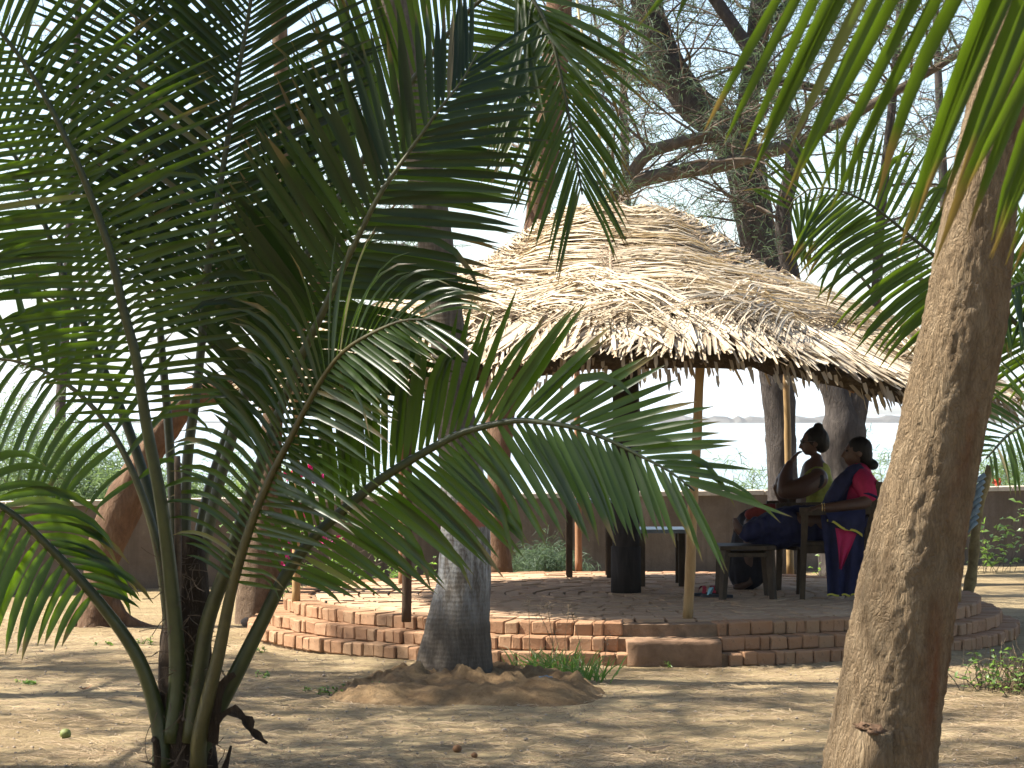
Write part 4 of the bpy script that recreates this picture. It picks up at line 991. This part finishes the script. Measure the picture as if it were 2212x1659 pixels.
herb('bright little sprig at the trunk foot seen past the chair legs', 'weed_clump', V((1775-CX)/F*23.4, 23.4, .0), 5, .36, 33, spread=.05)
for i, (x, y, n, sz, lb) in enumerate([(820, 1505, 9, .09, 'small weed on the left rim of the earth mound'), (738, 1505, 6, .06, 'tiny low weed in the sand left of the mound'), (690, 1500, 5, .05, 'faint green sprig in the sand near the mound'),
        (300, 1392, 6, .06, 'bright seedling by the crooked tree roots'), (240, 1392, 5, .05, 'bright seedling pair before the crooked tree'), (60, 1478, 10, .03, 'flat green weed patch in the yard sand'), (1440, 1442, 4, .07, 'pale sprig at the foot of the entry step'),
        (555, 1405, 5, .07, 'sprig of weed by the brown palm trunk foot'), (560, 1460, 4, .05, 'tiny weed in the sand before the brick tiers')]):
    herb(lb, 'weed', G(x, y), n, sz, 40+i, spread=.05, lw=.012)
def grass(label, p, n, h, seed, spread, stalks=4):
    rg = random.Random(seed); o = thing('grass_tuft', label, 'grass', p); p = Vector(p); mb = MB(); sk = MB()
    for i in range(n):
        a = rg.uniform(0, 6.28); q = p + V(rg.gauss(0, spread), rg.gauss(0, spread*.6), -.01); d = V(math.cos(a)*rg.uniform(.2, .9), math.sin(a)*.5, 1)
        leaflet(mb, q, d, h*rg.uniform(.5, 1.1), rg.uniform(.006, .011), V(rg.gauss(0, .4), -1, .3), rg.uniform(2.0, 6), rg.random(), 6)
    for i in range(stalks):
        a = rg.uniform(-.5, .6); s_ = wander(p + V(rg.gauss(0, spread), 0, 0), V(math.sin(a), -.1, 1.2), h*rg.uniform(1.2, 1.9), 7, .06, 0, rg)
        sk.tube(s_, [.0022]*8, 3, cap=False)
        for k in range(14): needles(sk, s_[-1].lerp(s_[-2], rg.random()), rg, 2, .025, .0015, .5, .1, .9)
    mb.build('blades', M['grass'], o, kind='stuff'); sk.build('seed_stalks', M['litter'], o, kind='stuff')
grass('green grass tuft with tall seed stalks at the foot of the entry step', G(1205, 1462), 120, .27, 3, .13, 6)
grass('small grass tuft spilling over the mound edge', G(1265, 1478), 46, .2, 4, .07, 1)
herb('dry twiggy bush with a few green leaves beyond the thick trunk', 'dry_bush', G(2180, 1500), 26, .34, 71, spread=.16, lw=.02, cat='bush')
rg = random.Random(72)
db = thing('dry_bush', 'bare straw-brown twig bush at the yard edge past the trunk', 'bush', G(2215, 1492)); t_ = MB()
for i in range(150):
    s_ = wander(G(2205, 1492) + V(rg.gauss(0, .14), rg.gauss(0, .1), 0), V(rg.gauss(0, .7), rg.gauss(0, .5), 1), rg.uniform(.12, .4), 6, .35, 0, rg); t_.tube(s_, [.003, .003, .0025, .002, .002, .0015, .001], 3, cap=False)
t_.build('twig_tangle', M['litter'], db, kind='stuff')
wv = herb('yellowish plant with red flower against the wall beyond the thick trunk', 'garden_plant', V((2150-CX)/F*25.6, 25.6, 0), 16, .78, 74, cat='plant', spread=.12, lw=.04)
t_ = MB(); p = P(2152, 1040, 25.5)
for i in range(14):
    d = V(rg.gauss(0, 1), rg.gauss(0, 1), rg.gauss(0, 1)).normalized(); t_.strip([p, p+d*.03, p+d*.055], [.005, .022, .004], V(rg.gauss(0, 1), -1, 0).normalized(), .3, .5)
t_.build('flower', M['orange'], wv)
# ringed stick with blue-grey stubs leaning behind the trunk
ls = thing('leaning_stick', 'ringed dry stick with blue-grey cut stubs leaning beside the thick trunk', 'stick', V((2080-CX)/F*21.5, 21.5, 0))
a_, b_ = P(2078, 1322, 20.2), P(2136, 1006, 20.2)
t_ = MB(); t_.tube([a_.lerp(b_, k/14) + V(.02*math.sin(k*.5), 0, 0) for k in range(15)], [.050*(1.12 if k % 3 == 0 else .92)*(1-.02*k) for k in range(15)], 10); t_.build('stick', M['banded'], ls)
for k in range(9):
    q = a_.lerp(b_, .62 + .04*k); t_ = MB(); t_.tube([q + V(-.03, -.05, 0), q + V(-.13-.02*(k % 3), -.07, -.10-.01*(k % 2))], [.022, .014], 7); t_.build('cut_stub', M['bluegrey'], ls)

# ------------------------------------------------------------------ litter on the ground
rg = random.Random(5); t_ = MB()
for i in range(26000):
    Y = 11.2 + 9.0*rg.random()**1.25; X = rg.uniform(-.215, .215)*Y
    if noise.noise((X*.9, Y*.9, 12)) + rg.uniform(-.5, .5) < -.1: continue
    if math.hypot(X-PC.x, Y-PC.y) < PR+.22: continue
    z = gz(X, Y) + .003; a = rg.uniform(0, 3.14); L_ = rg.uniform(.04, .15); d = V(math.cos(a), math.sin(a), 0)
    p = V(X, Y, z); hgt = rg.uniform(0, .012); bend = rg.uniform(-.3, .3)
    t_.strip([p, p + d*L_*.5 + V(0, 0, hgt), p + (d + V(-d.y, d.x, 0)*bend)*L_ + V(0, 0, .001)], [.0018, .0020, .001], V(0, -.5, .9), 0, rg.random())
lit = t_.build('needle_litter', M['litter'], kind='stuff'); tag(lit, 'dry fallen needles strewn over the sandy ground', 'litter')
rg = random.Random(15); t_ = MB()
for i in range(1500):
    Y = 11.2 + 8.0*rg.random()**1.3; X = rg.uniform(-.215, .215)*Y
    if math.hypot(X-PC.x, Y-PC.y) < PR+.3: continue
    r_ = rg.uniform(.003, .009); t_.ball((X, Y, gz(X, Y)+r_*.4), (r_*rg.uniform(.8, 1.6), r_, r_*.7), 5, 4, Matrix.Rotation(rg.uniform(0, 3), 3, 'Z'))
gr_ = t_.build('grit', M['pebble'], kind='stuff', smooth=False); tag(gr_, 'fine grit and crumbs scattered on the sand', 'grit')
t_ = MB()
for i in range(260):
    a = rg.uniform(0, 6.28); r_ = rg.uniform(.35, 1.05); X = PB.x + .06 + math.cos(a)*.6*r_; Y = PB.y - .05 + math.sin(a)*(.95 if math.sin(a) < 0 else .45)*r_
    q_ = rg.uniform(.008, .030); s_ = rg.uniform(0, 99); t_.ball((X, Y, gz(X, Y) + .07*max(0, 1-r_**2) + q_*.3), (q_*1.3, q_, q_*.8), 8, 6, Matrix.Rotation(rg.uniform(0, 3), 3, 'Z'), disp=lambda d: .35*noise.noise(d*2+V(s_, 0, 0)))
cl_ = t_.build('earth_clods', M['mound'], kind='stuff', smooth=False); tag(cl_, 'crumbled clods of earth over the mound at the whitewashed palm', 'earth')
def small_ball(name, label, cat, x, y, r, mat, sq=.9, group=None):
    p = G(x, y); t_ = MB(); rr = random.Random(int(x+y)); s_ = rr.uniform(0, 50)
    t_.ball(p + V(0, 0, r*sq*.8), (r, r*rr.uniform(.85, 1.1), r*sq), 14, 10, disp=lambda d: .14*noise.noise(d*2.2 + V(s_, 0, 0)))
    tag(t_.build(name, M[mat]), label, cat, group)
small_ball('fallen_fruit', 'green fallen fruit lying in the sand left of the young palm', 'fruit', 143, 1600, .030, 'nut_green')
small_ball('fallen_fruit', 'larger brown fallen nut in the foreground sand below the mound', 'fruit', 988, 1627, .023, 'nut_brown')
small_ball('fallen_fruit', 'smaller cracked brown nut beside the larger foreground nut', 'fruit', 1025, 1637, .016, 'nut_brown')
small_ball('fallen_fruit', 'reddish nut beside the right rim of the earth mound', 'fruit', 1258, 1506, .018, 'nut_brown')
small_ball('fallen_fruit', 'brown nut lying in the sand just right of the young palm stems', 'fruit', 512, 1473, .017, 'nut_brown')
for i, (x, y) in enumerate([(1136, 1601), (1090, 1578), (645, 1473), (700, 1460), (1720, 1560), (1435, 1640), (1360, 1612), (640, 1420), (590, 1545), (100, 1450), (175, 1490), (420, 1420), (1940, 1640), (1690, 1600), (300, 1480), (820, 1455)]):
    small_ball('pebble', 'small dry cone or pebble on the sandy yard', 'pebble', x, y, rnd.uniform(.008, .014), 'pebble', .7, 'pebbles and cones strewn on the sand')
def dry_leaf(label, x, y, L_, wd, a, mat='dead'):
    p = G(x, y) + V(0, 0, .008); d = V(math.cos(a), math.sin(a), 0); t_ = MB()
    t_.strip([p - d*L_*.5 + V(0, 0, .015), p - d*L_*.2, p + d*L_*.2 + V(0, 0, .008), p + d*L_*.5 + V(0, 0, .03)], [wd*.2, wd, wd*.9, wd*.1], V(0, -.3, 1), .5, .6); tag(t_.build('dry_leaf', M[mat]), label, 'leaf')
dry_leaf('curled pale dry leaf on the sand right of the young palm', 528, 1615, .13, .016, .2)
dry_leaf('flat pale dry leaf on the sand in front of the entry step', 1415, 1622, .16, .02, .15)
dry_leaf('dark dry leaf on shaded sand left of the young palm', 186, 1497, .08, .012, .1, 'nut_brown')
dry_leaf('thin pale stick-like leaf on the sand below the mound', 1075, 1560, .22, .004, -.1)
t_ = MB(); p = P(1178, 1466, 14.6); p.z = .12
t_.ball(p + V(0, 0, -.012), (.040, .05, .014), 14, 10, disp=lambda d: .9*noise.noise(d*4)); tag(t_.build('crumpled_wrapper', M['tarp']), 'crumpled bluish wrapper in the hollow of the earth mound', 'wrapper')
small_ball('stone', 'rounded stone at the foot of the brown palm trunk', 'stone', 535, 1352, .055, 'rock', .7)
# pale rope hanging from the tree to the limb
pts = spline([P(1252, 40, 22.3), P(1272, 150, 22.3), P(1290, 260, 22.3), P(1302, 350, 22.3), P(1312, 432, 22.35), P(1306, 452, 22.45)], .03)
t_ = MB(); t_.tube([P(1222, -200, 22.3)] + pts, [.014] + [.014*(1+.25*math.sin(i*1.7)) for i in range(len(pts))], 6); tag(t_.build('rope', M['rope']), 'pale twisted rope hanging from the tree to the bare limb', 'rope')

# ------------------------------------------------------------------ furniture on the platform
def wood(parent, name, a, b, sz, mat='chair', taper=1.0):
    """A squared timber from a to b; sz = (thickness, width)."""
    a, b = Vector(a), Vector(b); d = b - a; t_ = MB()
    rot = d.to_track_quat('Z', 'Y').to_matrix()
    t_.box((a+b)/2, (sz[0], sz[1], d.length), rot, taper=taper); return t_.build(name, M[mat], parent, smooth=False)
def armchair(label, x, y, rz, group='wooden armchairs on the platform', seat=.41):
    o = thing('wooden_armchair', label, 'chair', (x, y, PZ), group)
    m = Matrix.Translation((x, y, PZ)) @ Matrix.Rotation(rz, 4, 'Z')
    q = lambda *a: m @ Vector(a)                 # local -X is the front
    for sx, sy in ((-.23, -.24), (-.23, .24)): wood(o, 'leg', q(sx-.02, sy, -.005), q(sx, sy, .64), (.05, .05), taper=.8)
    for sy in (-.22, .22): wood(o, 'leg', q(.27, sy, -.005), q(.22, sy, seat), (.045, .05), taper=.8); wood(o, 'back_post', q(.22, sy, seat-.02), q(.33, sy, .88), (.04, .045))
    t_ = MB(); c = q(0, 0, seat)
    rot = Matrix.Rotation(rz, 3, 'Z')
    t_.box(q(0, 0, seat+.006), (.47, .50, .028), rot); t_.build('seat', M['chair'], o, smooth=False)
    for sy in (-.225, .225): wood(o, 'rail', q(-.22, sy, seat-.04), q(.22, sy, seat-.04), (.03, .06)); wood(o, 'armrest', q(-.27, sy*1.08, .655), q(.28, sy*1.04, .665), (.03, .06))
    wood(o, 'rail', q(-.22, -.23, seat-.045), q(-.22, .23, seat-.045), (.06, .03)); wood(o, 'rail', q(.225, -.22, seat-.045), q(.225, .22, seat-.045), (.06, .03))
    for k in range(4): zz = .52 + .1*k; wood(o, 'back_slat', q(.225+.11*(zz-seat)/.47, -.215, zz), q(.225+.11*(zz-seat)/.47, .215, zz), (.05, .018))
    return o
def DX(x, Y): return (x-CX)/F*Y
armchair('dark wooden armchair under the woman in the magenta blouse', DX(1800, 18.85), 18.85, -.06)
armchair('dark wooden armchair under the woman in the yellow-green blouse', DX(1738, 19.75), 19.75, .05)
st = thing('wooden_stool', 'dark wooden stool under the outstretched legs, beside the bamboo post', 'stool', (DX(1610, 18.75), 18.75, PZ)); sx_, sy_ = DX(1610, 18.75), 18.75
t_ = MB(); t_.box((sx_, sy_, PZ+.385), (.42, .44, .03)); t_.build('seat', M['chair'], st, smooth=False)
for ax in (-1, 1):
    for ay in (-1, 1): wood(st, 'leg', (sx_+ax*.19, sy_+ay*.19, PZ-.005), (sx_+ax*.165, sy_+ay*.17, PZ+.372), (.055, .055), taper=.75)
    wood(st, 'rail', (sx_+ax*.165, sy_-.15, PZ+.33), (sx_+ax*.165, sy_+.15, PZ+.33), (.03, .06)); wood(st, 'rail', (sx_-.15, sy_+ax*.17, PZ+.332), (sx_+.15, sy_+ax*.17, PZ+.332), (.055, .03))
def table(label, x, y, lx, ly, h, top_mat, name='wooden_table'):
    o = thing(name, label, 'table', (x, y, PZ)); t_ = MB(); t_.box((x, y, PZ+h-.015), (lx, ly, .03)); t_.build('table_top', M[top_mat], o, smooth=False)
    for sx in (-1, 1):
        for sy in (-1, 1): wood(o, 'leg', (x+sx*(lx/2-.05), y+sy*(ly/2-.05), PZ-.005), (x+sx*(lx/2-.05), y+sy*(ly/2-.05), PZ+h-.03), (.05, .05))
        wood(o, 'apron', (x+sx*(lx/2-.05), y-ly/2+.05, PZ+h-.07), (x+sx*(lx/2-.05), y+ly/2-.05, PZ+h-.07), (.03, .07))
    return o
table('low dark table with pale glossy top beyond the centre post', DX(1428, 20.0), 20.1, .42, .5, .46, 'board')
table('taller table with bluish board top at the platform back edge', DX(1272, 21.2), 21.15, .44, .4, .66, 'board')
def sandal(label, x, y, az_, strap):
    o = thing('sandal', label, 'sandal', (x, y, PZ)); t_ = MB(); m = Matrix.Rotation(az_, 3, 'Z'); outl = []
    for k in range(20):
        a = 2*math.pi*k/20; outl.append((.125*math.cos(a), (.045 if math.cos(a) > -.2 else .036)*math.sin(a)))
    vs = [V(x, y, PZ) + m @ V(px, py, .0) for px, py in outl] + [V(x, y, PZ) + m @ V(px, py, .022) for px, py in outl]
    t_.add(vs, [tuple(range(20))[::-1], tuple(range(20, 40))] + [(k, (k+1) % 20, 20+(k+1) % 20, 20+k) for k in range(20)]); t_.build('sole', M['sole'], o, smooth=False)
    for s_ in (.03, -.06):
        t_ = MB(); pp = [V(x, y, PZ) + m @ V(s_+.02*math.sin(k/6*3.14), .042*math.cos(k/6*3.14), .02+.055*math.sin(k/6*3.14)) for k in range(7)]
        t_.strip(pp, [.016]*7, m @ V(0, 0, 1), .1, .5); t_.build('strap', M[strap], o)
sandal('red strapped sandal on the platform by the bamboo post', DX(1528, 18.95), 18.95, .5, 'strap_red')
sandal('teal strapped sandal lying beside the red one', DX(1548, 18.75), 18.75, -.3, 'strap_blue')

# ------------------------------------------------------------------ the two women
def fuse(mb, name, mat, parent, voxel=.012, it=4, fold=0.0, fscale=20):
    me = mb.mesh('tmp', None); o = bpy.data.objects.new('tmp', me); COL.objects.link(o)
    r = o.modifiers.new('r', 'REMESH'); r.mode = 'VOXEL'; r.voxel_size = voxel
    s_ = o.modifiers.new('s', 'SMOOTH'); s_.factor = .5; s_.iterations = it
    dg = bpy.context.evaluated_depsgraph_get(); ev = o.evaluated_get(dg)
    m2 = bpy.data.meshes.new_from_object(ev); bpy.data.objects.remove(o); m2.name = name
    if fold:
        nn = [v.normal.copy() for v in m2.vertices]
        for v, n_ in zip(m2.vertices, nn): v.co += n_*fold*noise.noise((v.co.x*fscale, v.co.y*fscale, v.co.z*fscale*.35))
    m2.materials.clear(); m2.materials.append(M[mat]); m2.polygons.foreach_set('use_smooth', [True]*len(m2.polygons))
    return link(m2, name, parent)
def limb(mb, pts, rad, sides=14):
    c = spline([(*p, r) for p, r in zip(pts, rad)], .02); mb.tube([q.xyz for q in c], [q.w for q in c], sides)
    mb.ball(pts[0], rad[0], 12, 8); mb.ball(pts[-1], rad[-1], 12, 8)
def head_shape(mb, c, tilt=0.0):
    """Head facing -X about centre c: skull, jaw, nose, lips, chin, ear."""
    rt = Matrix.Rotation(tilt, 3, 'Y'); q = lambda x, y, z: c + rt @ V(x, y, z)
    mb.ball(q(.012, 0, .022), (.094, .073, .088), 18, 14); mb.ball(q(-.022, 0, -.030), (.066, .058, .074), 16, 12)
    mb.ball(q(-.052, 0, -.082), (.026, .024, .020), 10, 8)                       # chin
    mb.tube([q(-.078, 0, .016), q(-.098, 0, -.014), q(-.108, 0, -.034), q(-.088, 0, -.040)], [.009, .012, .015, .013], 8)   # nose
    mb.ball(q(-.082, 0, -.056), (.012, .022, .007), 8, 6); mb.ball(q(-.080, 0, -.068), (.012, .020, .008), 8, 6)           # lips
    mb.ball(q(-.074, 0, .026), (.020, .046, .009), 10, 6)                        # brow
    for sy in (-1, 1): mb.ball(q(.012, .072*sy, -.012), (.020, .008, .030), 8, 6)
    return q
def hand(mb, w_, d, up_, curl=.5, side=1, s=1.0):
    """Palm and five curled fingers from wrist w_ along d; up_ is the back of the hand."""
    d = Vector(d).normalized(); up_ = (Vector(up_) - d*Vector(up_).dot(d)).normalized(); sd = d.cross(up_)*side
    mb.tube([w_, w_ + d*.035*s, w_ + d*.075*s], [.021*s, .030*s, .030*s], 10, squash=.6)
    for k, (off, L_) in enumerate([(-.027, .058), (-.009, .070), (.009, .066), (.026, .052)]):
        p = w_ + d*.078*s + sd*off*s; dd = d.copy(); pts = [p]
        for j in range(3): dd = (dd - up_*curl*(.5+.5*j)).normalized(); p = p + dd*L_*s*(.42, .32, .26)[j]; pts.append(p)
        mb.tube(pts, [.0095*s, .009*s, .008*s, .0065*s], 7)
    p = w_ + d*.025*s - sd*.026*s; mb.tube([p, p - sd*.022*s + d*.022*s - up_*.008, p - sd*.028*s + d*.05*s - up_*.02], [.012*s, .011*s, .008*s], 7)
# -- woman in the magenta blouse and navy sari, legs stretched out
W2 = 18.85
def w2(x, y, dy=0): return P(x, y, W2 + dy)
pw = thing('person', 'woman in magenta blouse and navy sari lounging with legs stretched out on a chair', 'person', (w2(1830, 1285).x, W2, PZ))
hc = w2(1850, 977)
bd = MB(); q = head_shape(bd, hc, .05)
limb(bd, [w2(1853, 1012), w2(1852, 1028)], [.048, .056]); limb(bd, [w2(1852, 1030), w2(1850, 1065), w2(1840, 1105), w2(1832, 1135)], [.10, .125, .12, .14])
limb(bd, [w2(1868, 1044, -.17), w2(1878, 1068, -.20), w2(1868, 1088, -.22)], [.066, .062, .055]); limb(bd, [w2(1868, 1088, -.22), w2(1820, 1094, -.24), w2(1768, 1098, -.22)], [.055, .046, .030])
hand(bd, w2(1768, 1097, -.22), V(-1, .1, -.12), V(0, 0, 1), .35, 1)
limb(bd, [w2(1850, 1044, .17), w2(1838, 1075, .2), w2(1812, 1096, .18)], [.055, .048, .042]); limb(bd, [w2(1812, 1096, .18), w2(1770, 1106, .12), w2(1742, 1112, .06)], [.042, .036, .026]); hand(bd, w2(1742, 1112, .06), V(-1, -.1, -.1), V(0, 0, 1), .35, -1)
for sy in (-.09, .09):
    limb(bd, [w2(1830, 1138, sy), w2(1760, 1128, sy), w2(1700, 1122, sy)], [.085, .08, .058]); limb(bd, [w2(1700, 1122, sy), w2(1655, 1133, sy), w2(1602, 1150, sy)], [.056, .05, .036])
    limb(bd, [w2(1602, 1150, sy), w2(1594, 1140, sy), w2(1588, 1124, sy)], [.036, .036, .022])
body = fuse(bd, 'body', 'skin', pw, .0085, 3)
bl = MB(); limb(bl, [w2(1853, 1030), w2(1852, 1055), w2(1846, 1085)], [.112, .138, .130]); limb(bl, [w2(1862, 1036, -.12), w2(1874, 1052, -.18), w2(1879, 1070, -.195)], [.088, .088, .080]); limb(bl, [w2(1850, 1036, .12), w2(1846, 1050, .17), w2(1840, 1068, .19)], [.078, .07, .062])
fuse(bl, 'blouse', 'blouse_pink', pw, .010, 3, .004, 30)
t_ = MB(); cc = w2(1879, 1071, -.197); ax = (w2(1872, 1092, -.22)-w2(1880, 1070, -.2)).normalized(); t_.tube([cc, cc+ax*.018], [.083, .080], 16); t_.build('sleeve_trim', M['sari_blue'], pw)
sr = MB(); limb(sr, [w2(1842, 1108), w2(1832, 1138)], [.15, .165])
limb(sr, [w2(1825, 1140, 0), w2(1760, 1138, 0), w2(1700, 1136, 0), w2(1640, 1148, 0)], [.165, .165, .150, .115]); limb(sr, [w2(1720, 1150), w2(1668, 1165), w2(1640, 1160)], [.10, .085, .07])
for sy in (-.09, .09): limb(sr, [w2(1700, 1122, sy), w2(1655, 1135, sy), w2(1615, 1150, sy)], [.085, .08, .07])
# fall of the sari across the chest and over the left shoulder
pl = spline([w2(1790, 1098, -.10), w2(1802, 1072, -.13), w2(1815, 1050, -.13), w2(1832, 1030, -.11), w2(1850, 1019, -.09), w2(1866, 1024, -.05)], .02)
sr.tube(pl, [.055, .07] + [.062]*(len(pl)-4) + [.05, .03], 12)
limb(sr, [w2(1806, 1092), w2(1822, 1062, -.02)], [.10, .09])
fuse(sr, 'sari', 'sari_blue', pw, .012, 4, .014, 26)
def drape(name, mat, top_a, top_b, bot_a, bot_b, nx=26, nz=16, amp=.02, freq=5, ph=0.0):
    t_ = MB(); o0 = []
    for j in range(nz+1):
        for i in range(nx+1):
            u, v = i/nx, j/nz; p = top_a.lerp(top_b, u).lerp(bot_a.lerp(bot_b, u), v)
            o0.append(p + V(.3*amp*math.sin(u*freq*4+v*3), -amp*(.35+.65*v)*math.sin(u*freq*6.28 + ph + v*1.3) - .02*math.sin(v*3.1), 0))
    back = [p + V(0, .006, 0) for p in o0]; n0 = len(o0)
    f = [(j*(nx+1)+i, j*(nx+1)+i+1, (j+1)*(nx+1)+i+1, (j+1)*(nx+1)+i) for j in range(nz) for i in range(nx)]
    t_.add(o0 + back, f + [tuple(k+n0 for k in reversed(q_)) for q_ in f]); return t_.build(name, M[mat], pw)
drape('sari_fall', 'sari_blue', w2(1772, 1112, -.31), w2(1868, 1112, -.31), w2(1786, 1287, -.34), w2(1858, 1287, -.34), amp=.022, freq=3)
drape('sari_pleat', 'blouse_pink', w2(1804, 1140, -.35), w2(1850, 1150, -.35), w2(1812, 1228, -.385), w2(1818, 1230, -.385), amp=.012, freq=2)
drape('sari_end', 'sari_blue', w2(1783, 1108, -.345), w2(1868, 1100, -.345), w2(1788, 1126, -.375), w2(1866, 1160, -.375), amp=.012, freq=2)
t_ = MB(); pp = [w2(lerp(1786, 1864, k/10), lerp(1124, 1156, k/10)-3*math.sin(k), -.385) for k in range(11)]; t_.strip(pp, [.008]*11, V(0, -1, 0), 0, .5); t_.build('yellow_hem', M['hem'], pw)
t_ = MB()
for (x0, x1) in ((1786, 1812), (1818, 1836), (1838, 1856)):
    pp = [w2(lerp(x0, x1, k/5), 1285 - 2*math.sin(k), -.37) for k in range(6)]; t_.strip(pp, [.007]*6, V(0, -1, 0), 0, .5)
t_.build('yellow_hem', M['hem'], pw)
t_ = MB(); t_.ball(hc + V(.024, 0, .030), (.098, .080, .092), 20, 14); t_.ball(hc + V(.064, 0, -.020), (.062, .066, .072), 16, 12); t_.ball(w2(1885, 1004), (.046, .050, .042), 14, 10); t_.ball(hc + V(.092, 0, -.07), (.035, .045, .04), 12, 8)
fuse(t_, 'hair', 'hair', pw, .009, 2, .003, 60)
for sy in (-1, 1):
    t_ = MB(); t_.ball(q(-.079, .030*sy, .008), .010, 8, 6); t_.build('eye', M['hair'], pw)
for k in range(2):
    t_ = MB(); c0 = w2(1775 + 5*k, 1097, -.222); t_.tube([c0 + V(0, .034*math.cos(a*.524), .034*math.sin(a*.524)) for a in range(13)], .004, 6, cap=False); t_.build('bangle', M['gold'], pw)
# -- woman in the yellow-green blouse, hand at her mouth
W1 = 19.7
def w1(x, y, dy=0): return P(x, y, W1 + dy)
pv = thing('person', 'woman in yellow-green blouse with topknot and glasses, hand raised to her mouth', 'person', (w1(1740, 1270).x, W1, PZ))
hc = w1(1756, 955)
bd = MB(); q1_ = head_shape(bd, hc, -.06)
limb(bd, [w1(1764, 992), w1(1762, 1014)], [.050, .060]); limb(bd, [w1(1760, 1018), w1(1758, 1055), w1(1752, 1100), w1(1745, 1138)], [.11, .135, .13, .145])
limb(bd, [w1(1766, 1034, -.17), w1(1730, 1054, -.22), w1(1695, 1060, -.22)], [.085, .082, .066]); limb(bd, [w1(1695, 1060, -.22), w1(1697, 1032, -.17), w1(1706, 1004, -.09)], [.066, .056, .036])
hand(bd, w1(1706, 1004, -.09), V(.5, .25, .8), V(-.8, -.15, .5), .42, 1, 1.12)
limb(bd, [w1(1750, 1034, .17), w1(1722, 1066, .2), w1(1700, 1090, .18)], [.062, .054, .044]); limb(bd, [w1(1700, 1090, .18), w1(1686, 1072, .1), w1(1676, 1052, .02)], [.042, .036, .027]); hand(bd, w1(1676, 1052, .02), V(.2, -.3, 1), V(-1, 0, 0), .4, -1, .95)
for sy in (-.1, .1):
    limb(bd, [w1(1742, 1142, sy), w1(1680, 1136, sy), w1(1622, 1132, sy)], [.09, .085, .062]); limb(bd, [w1(1622, 1132, sy), w1(1616, 1190, sy), w1(1618, 1250, sy)], [.058, .052, .036])
    limb(bd, [w1(1618, 1256, sy), w1(1602, 1266, sy), w1(1588, 1268, sy)], [.034, .030, .022])
fuse(bd, 'body', 'skin', pv, .0085, 3)
bl = MB(); limb(bl, [w1(1766, 1024), w1(1764, 1058), w1(1756, 1098)], [.112, .146, .138]); limb(bl, [w1(1764, 1030, -.12), w1(1752, 1040, -.19)], [.082, .080]); limb(bl, [w1(1756, 1030, .12), w1(1744, 1042, .19)], [.08, .075])
fuse(bl, 'blouse', 'blouse_yellow', pv, .010, 3, .005, 30)
t_ = MB(); t_.ball(w1(1768, 1040, -.235), (.042, .022, .062), 14, 10, rot=Matrix.Rotation(.5, 3, 'Y')); o = t_.build('shoulder_cutout', M['sari_dark'], pv)
sr = MB(); limb(sr, [w1(1752, 1112), w1(1744, 1142), w1(1680, 1140), w1(1625, 1136)], [.155, .175, .155, .12]); limb(sr, [w1(1622, 1136), w1(1614, 1190), w1(1612, 1236)], [.13, .14, .15])
limb(sr, [w1(1640, 1150), w1(1634, 1195), w1(1632, 1232)], [.10, .11, .12])
fuse(sr, 'sari', 'sari_dark', pv, .012, 4, .014, 24)
sr = MB(); limb(sr, [w1(1720, 1108, -.15), w1(1660, 1102, -.15), w1(1620, 1112, -.12)], [.05, .055, .045]); fuse(sr, 'lap_cloth', 'sari_red', pv, .011, 3, .008, 30)
t_ = MB(); t_.ball(hc + V(.026, 0, .030), (.102, .084, .094), 20, 14); t_.ball(hc + V(.070, 0, -.012), (.066, .070, .075), 16, 12); t_.ball(w1(1768, 922), (.042, .042, .034), 14, 10)
fuse(t_, 'hair', 'hair', pv, .009, 2, .004, 60)
for sy in (-1, 1):
    t_ = MB(); t_.ball(q1_(-.079, .030*sy, .008), .010, 8, 6); t_.build('eye', M['hair'], pv)
g_ = MB()
for sy in (-1, 1):
    g_.tube([q1_(-.092, .034*sy + .026*math.cos(a*.524), .004 + .020*math.sin(a*.524)) for a in range(13)], .0028, 5, cap=False); g_.tube([q1_(-.092, .060*sy, .010), q1_(.01, .078*sy, .008)], .0028, 5)
g_.tube([q1_(-.094, -.010, .006), q1_(-.094, .010, .006)], .003, 5); g_.build('glasses', M['metal'], pv)

# ------------------------------------------------------------------ the hazy sea air
hb = MB(); hb.box((500, 4700, 37), (17000, 10000, 92)); ho = hb.build('haze', None, kind='stuff', smooth=False); tag(ho, 'pale sea haze veiling the far shore and headland', 'haze')
hm = bpy.data.materials.new('haze'); hm.use_nodes = True; ht = hm.node_tree; ht.nodes.clear()
vo = ht.nodes.new('ShaderNodeVolumePrincipled'); mo = ht.nodes.new('ShaderNodeOutputMaterial'); ht.links.new(vo.outputs[0], mo.inputs['Volume'])
vo.inputs['Color'].default_value = (.86, .92, 1, 1); vo.inputs['Density'].default_value = .00014; vo.inputs['Anisotropy'].default_value = .3
ho.data.materials.append(hm)
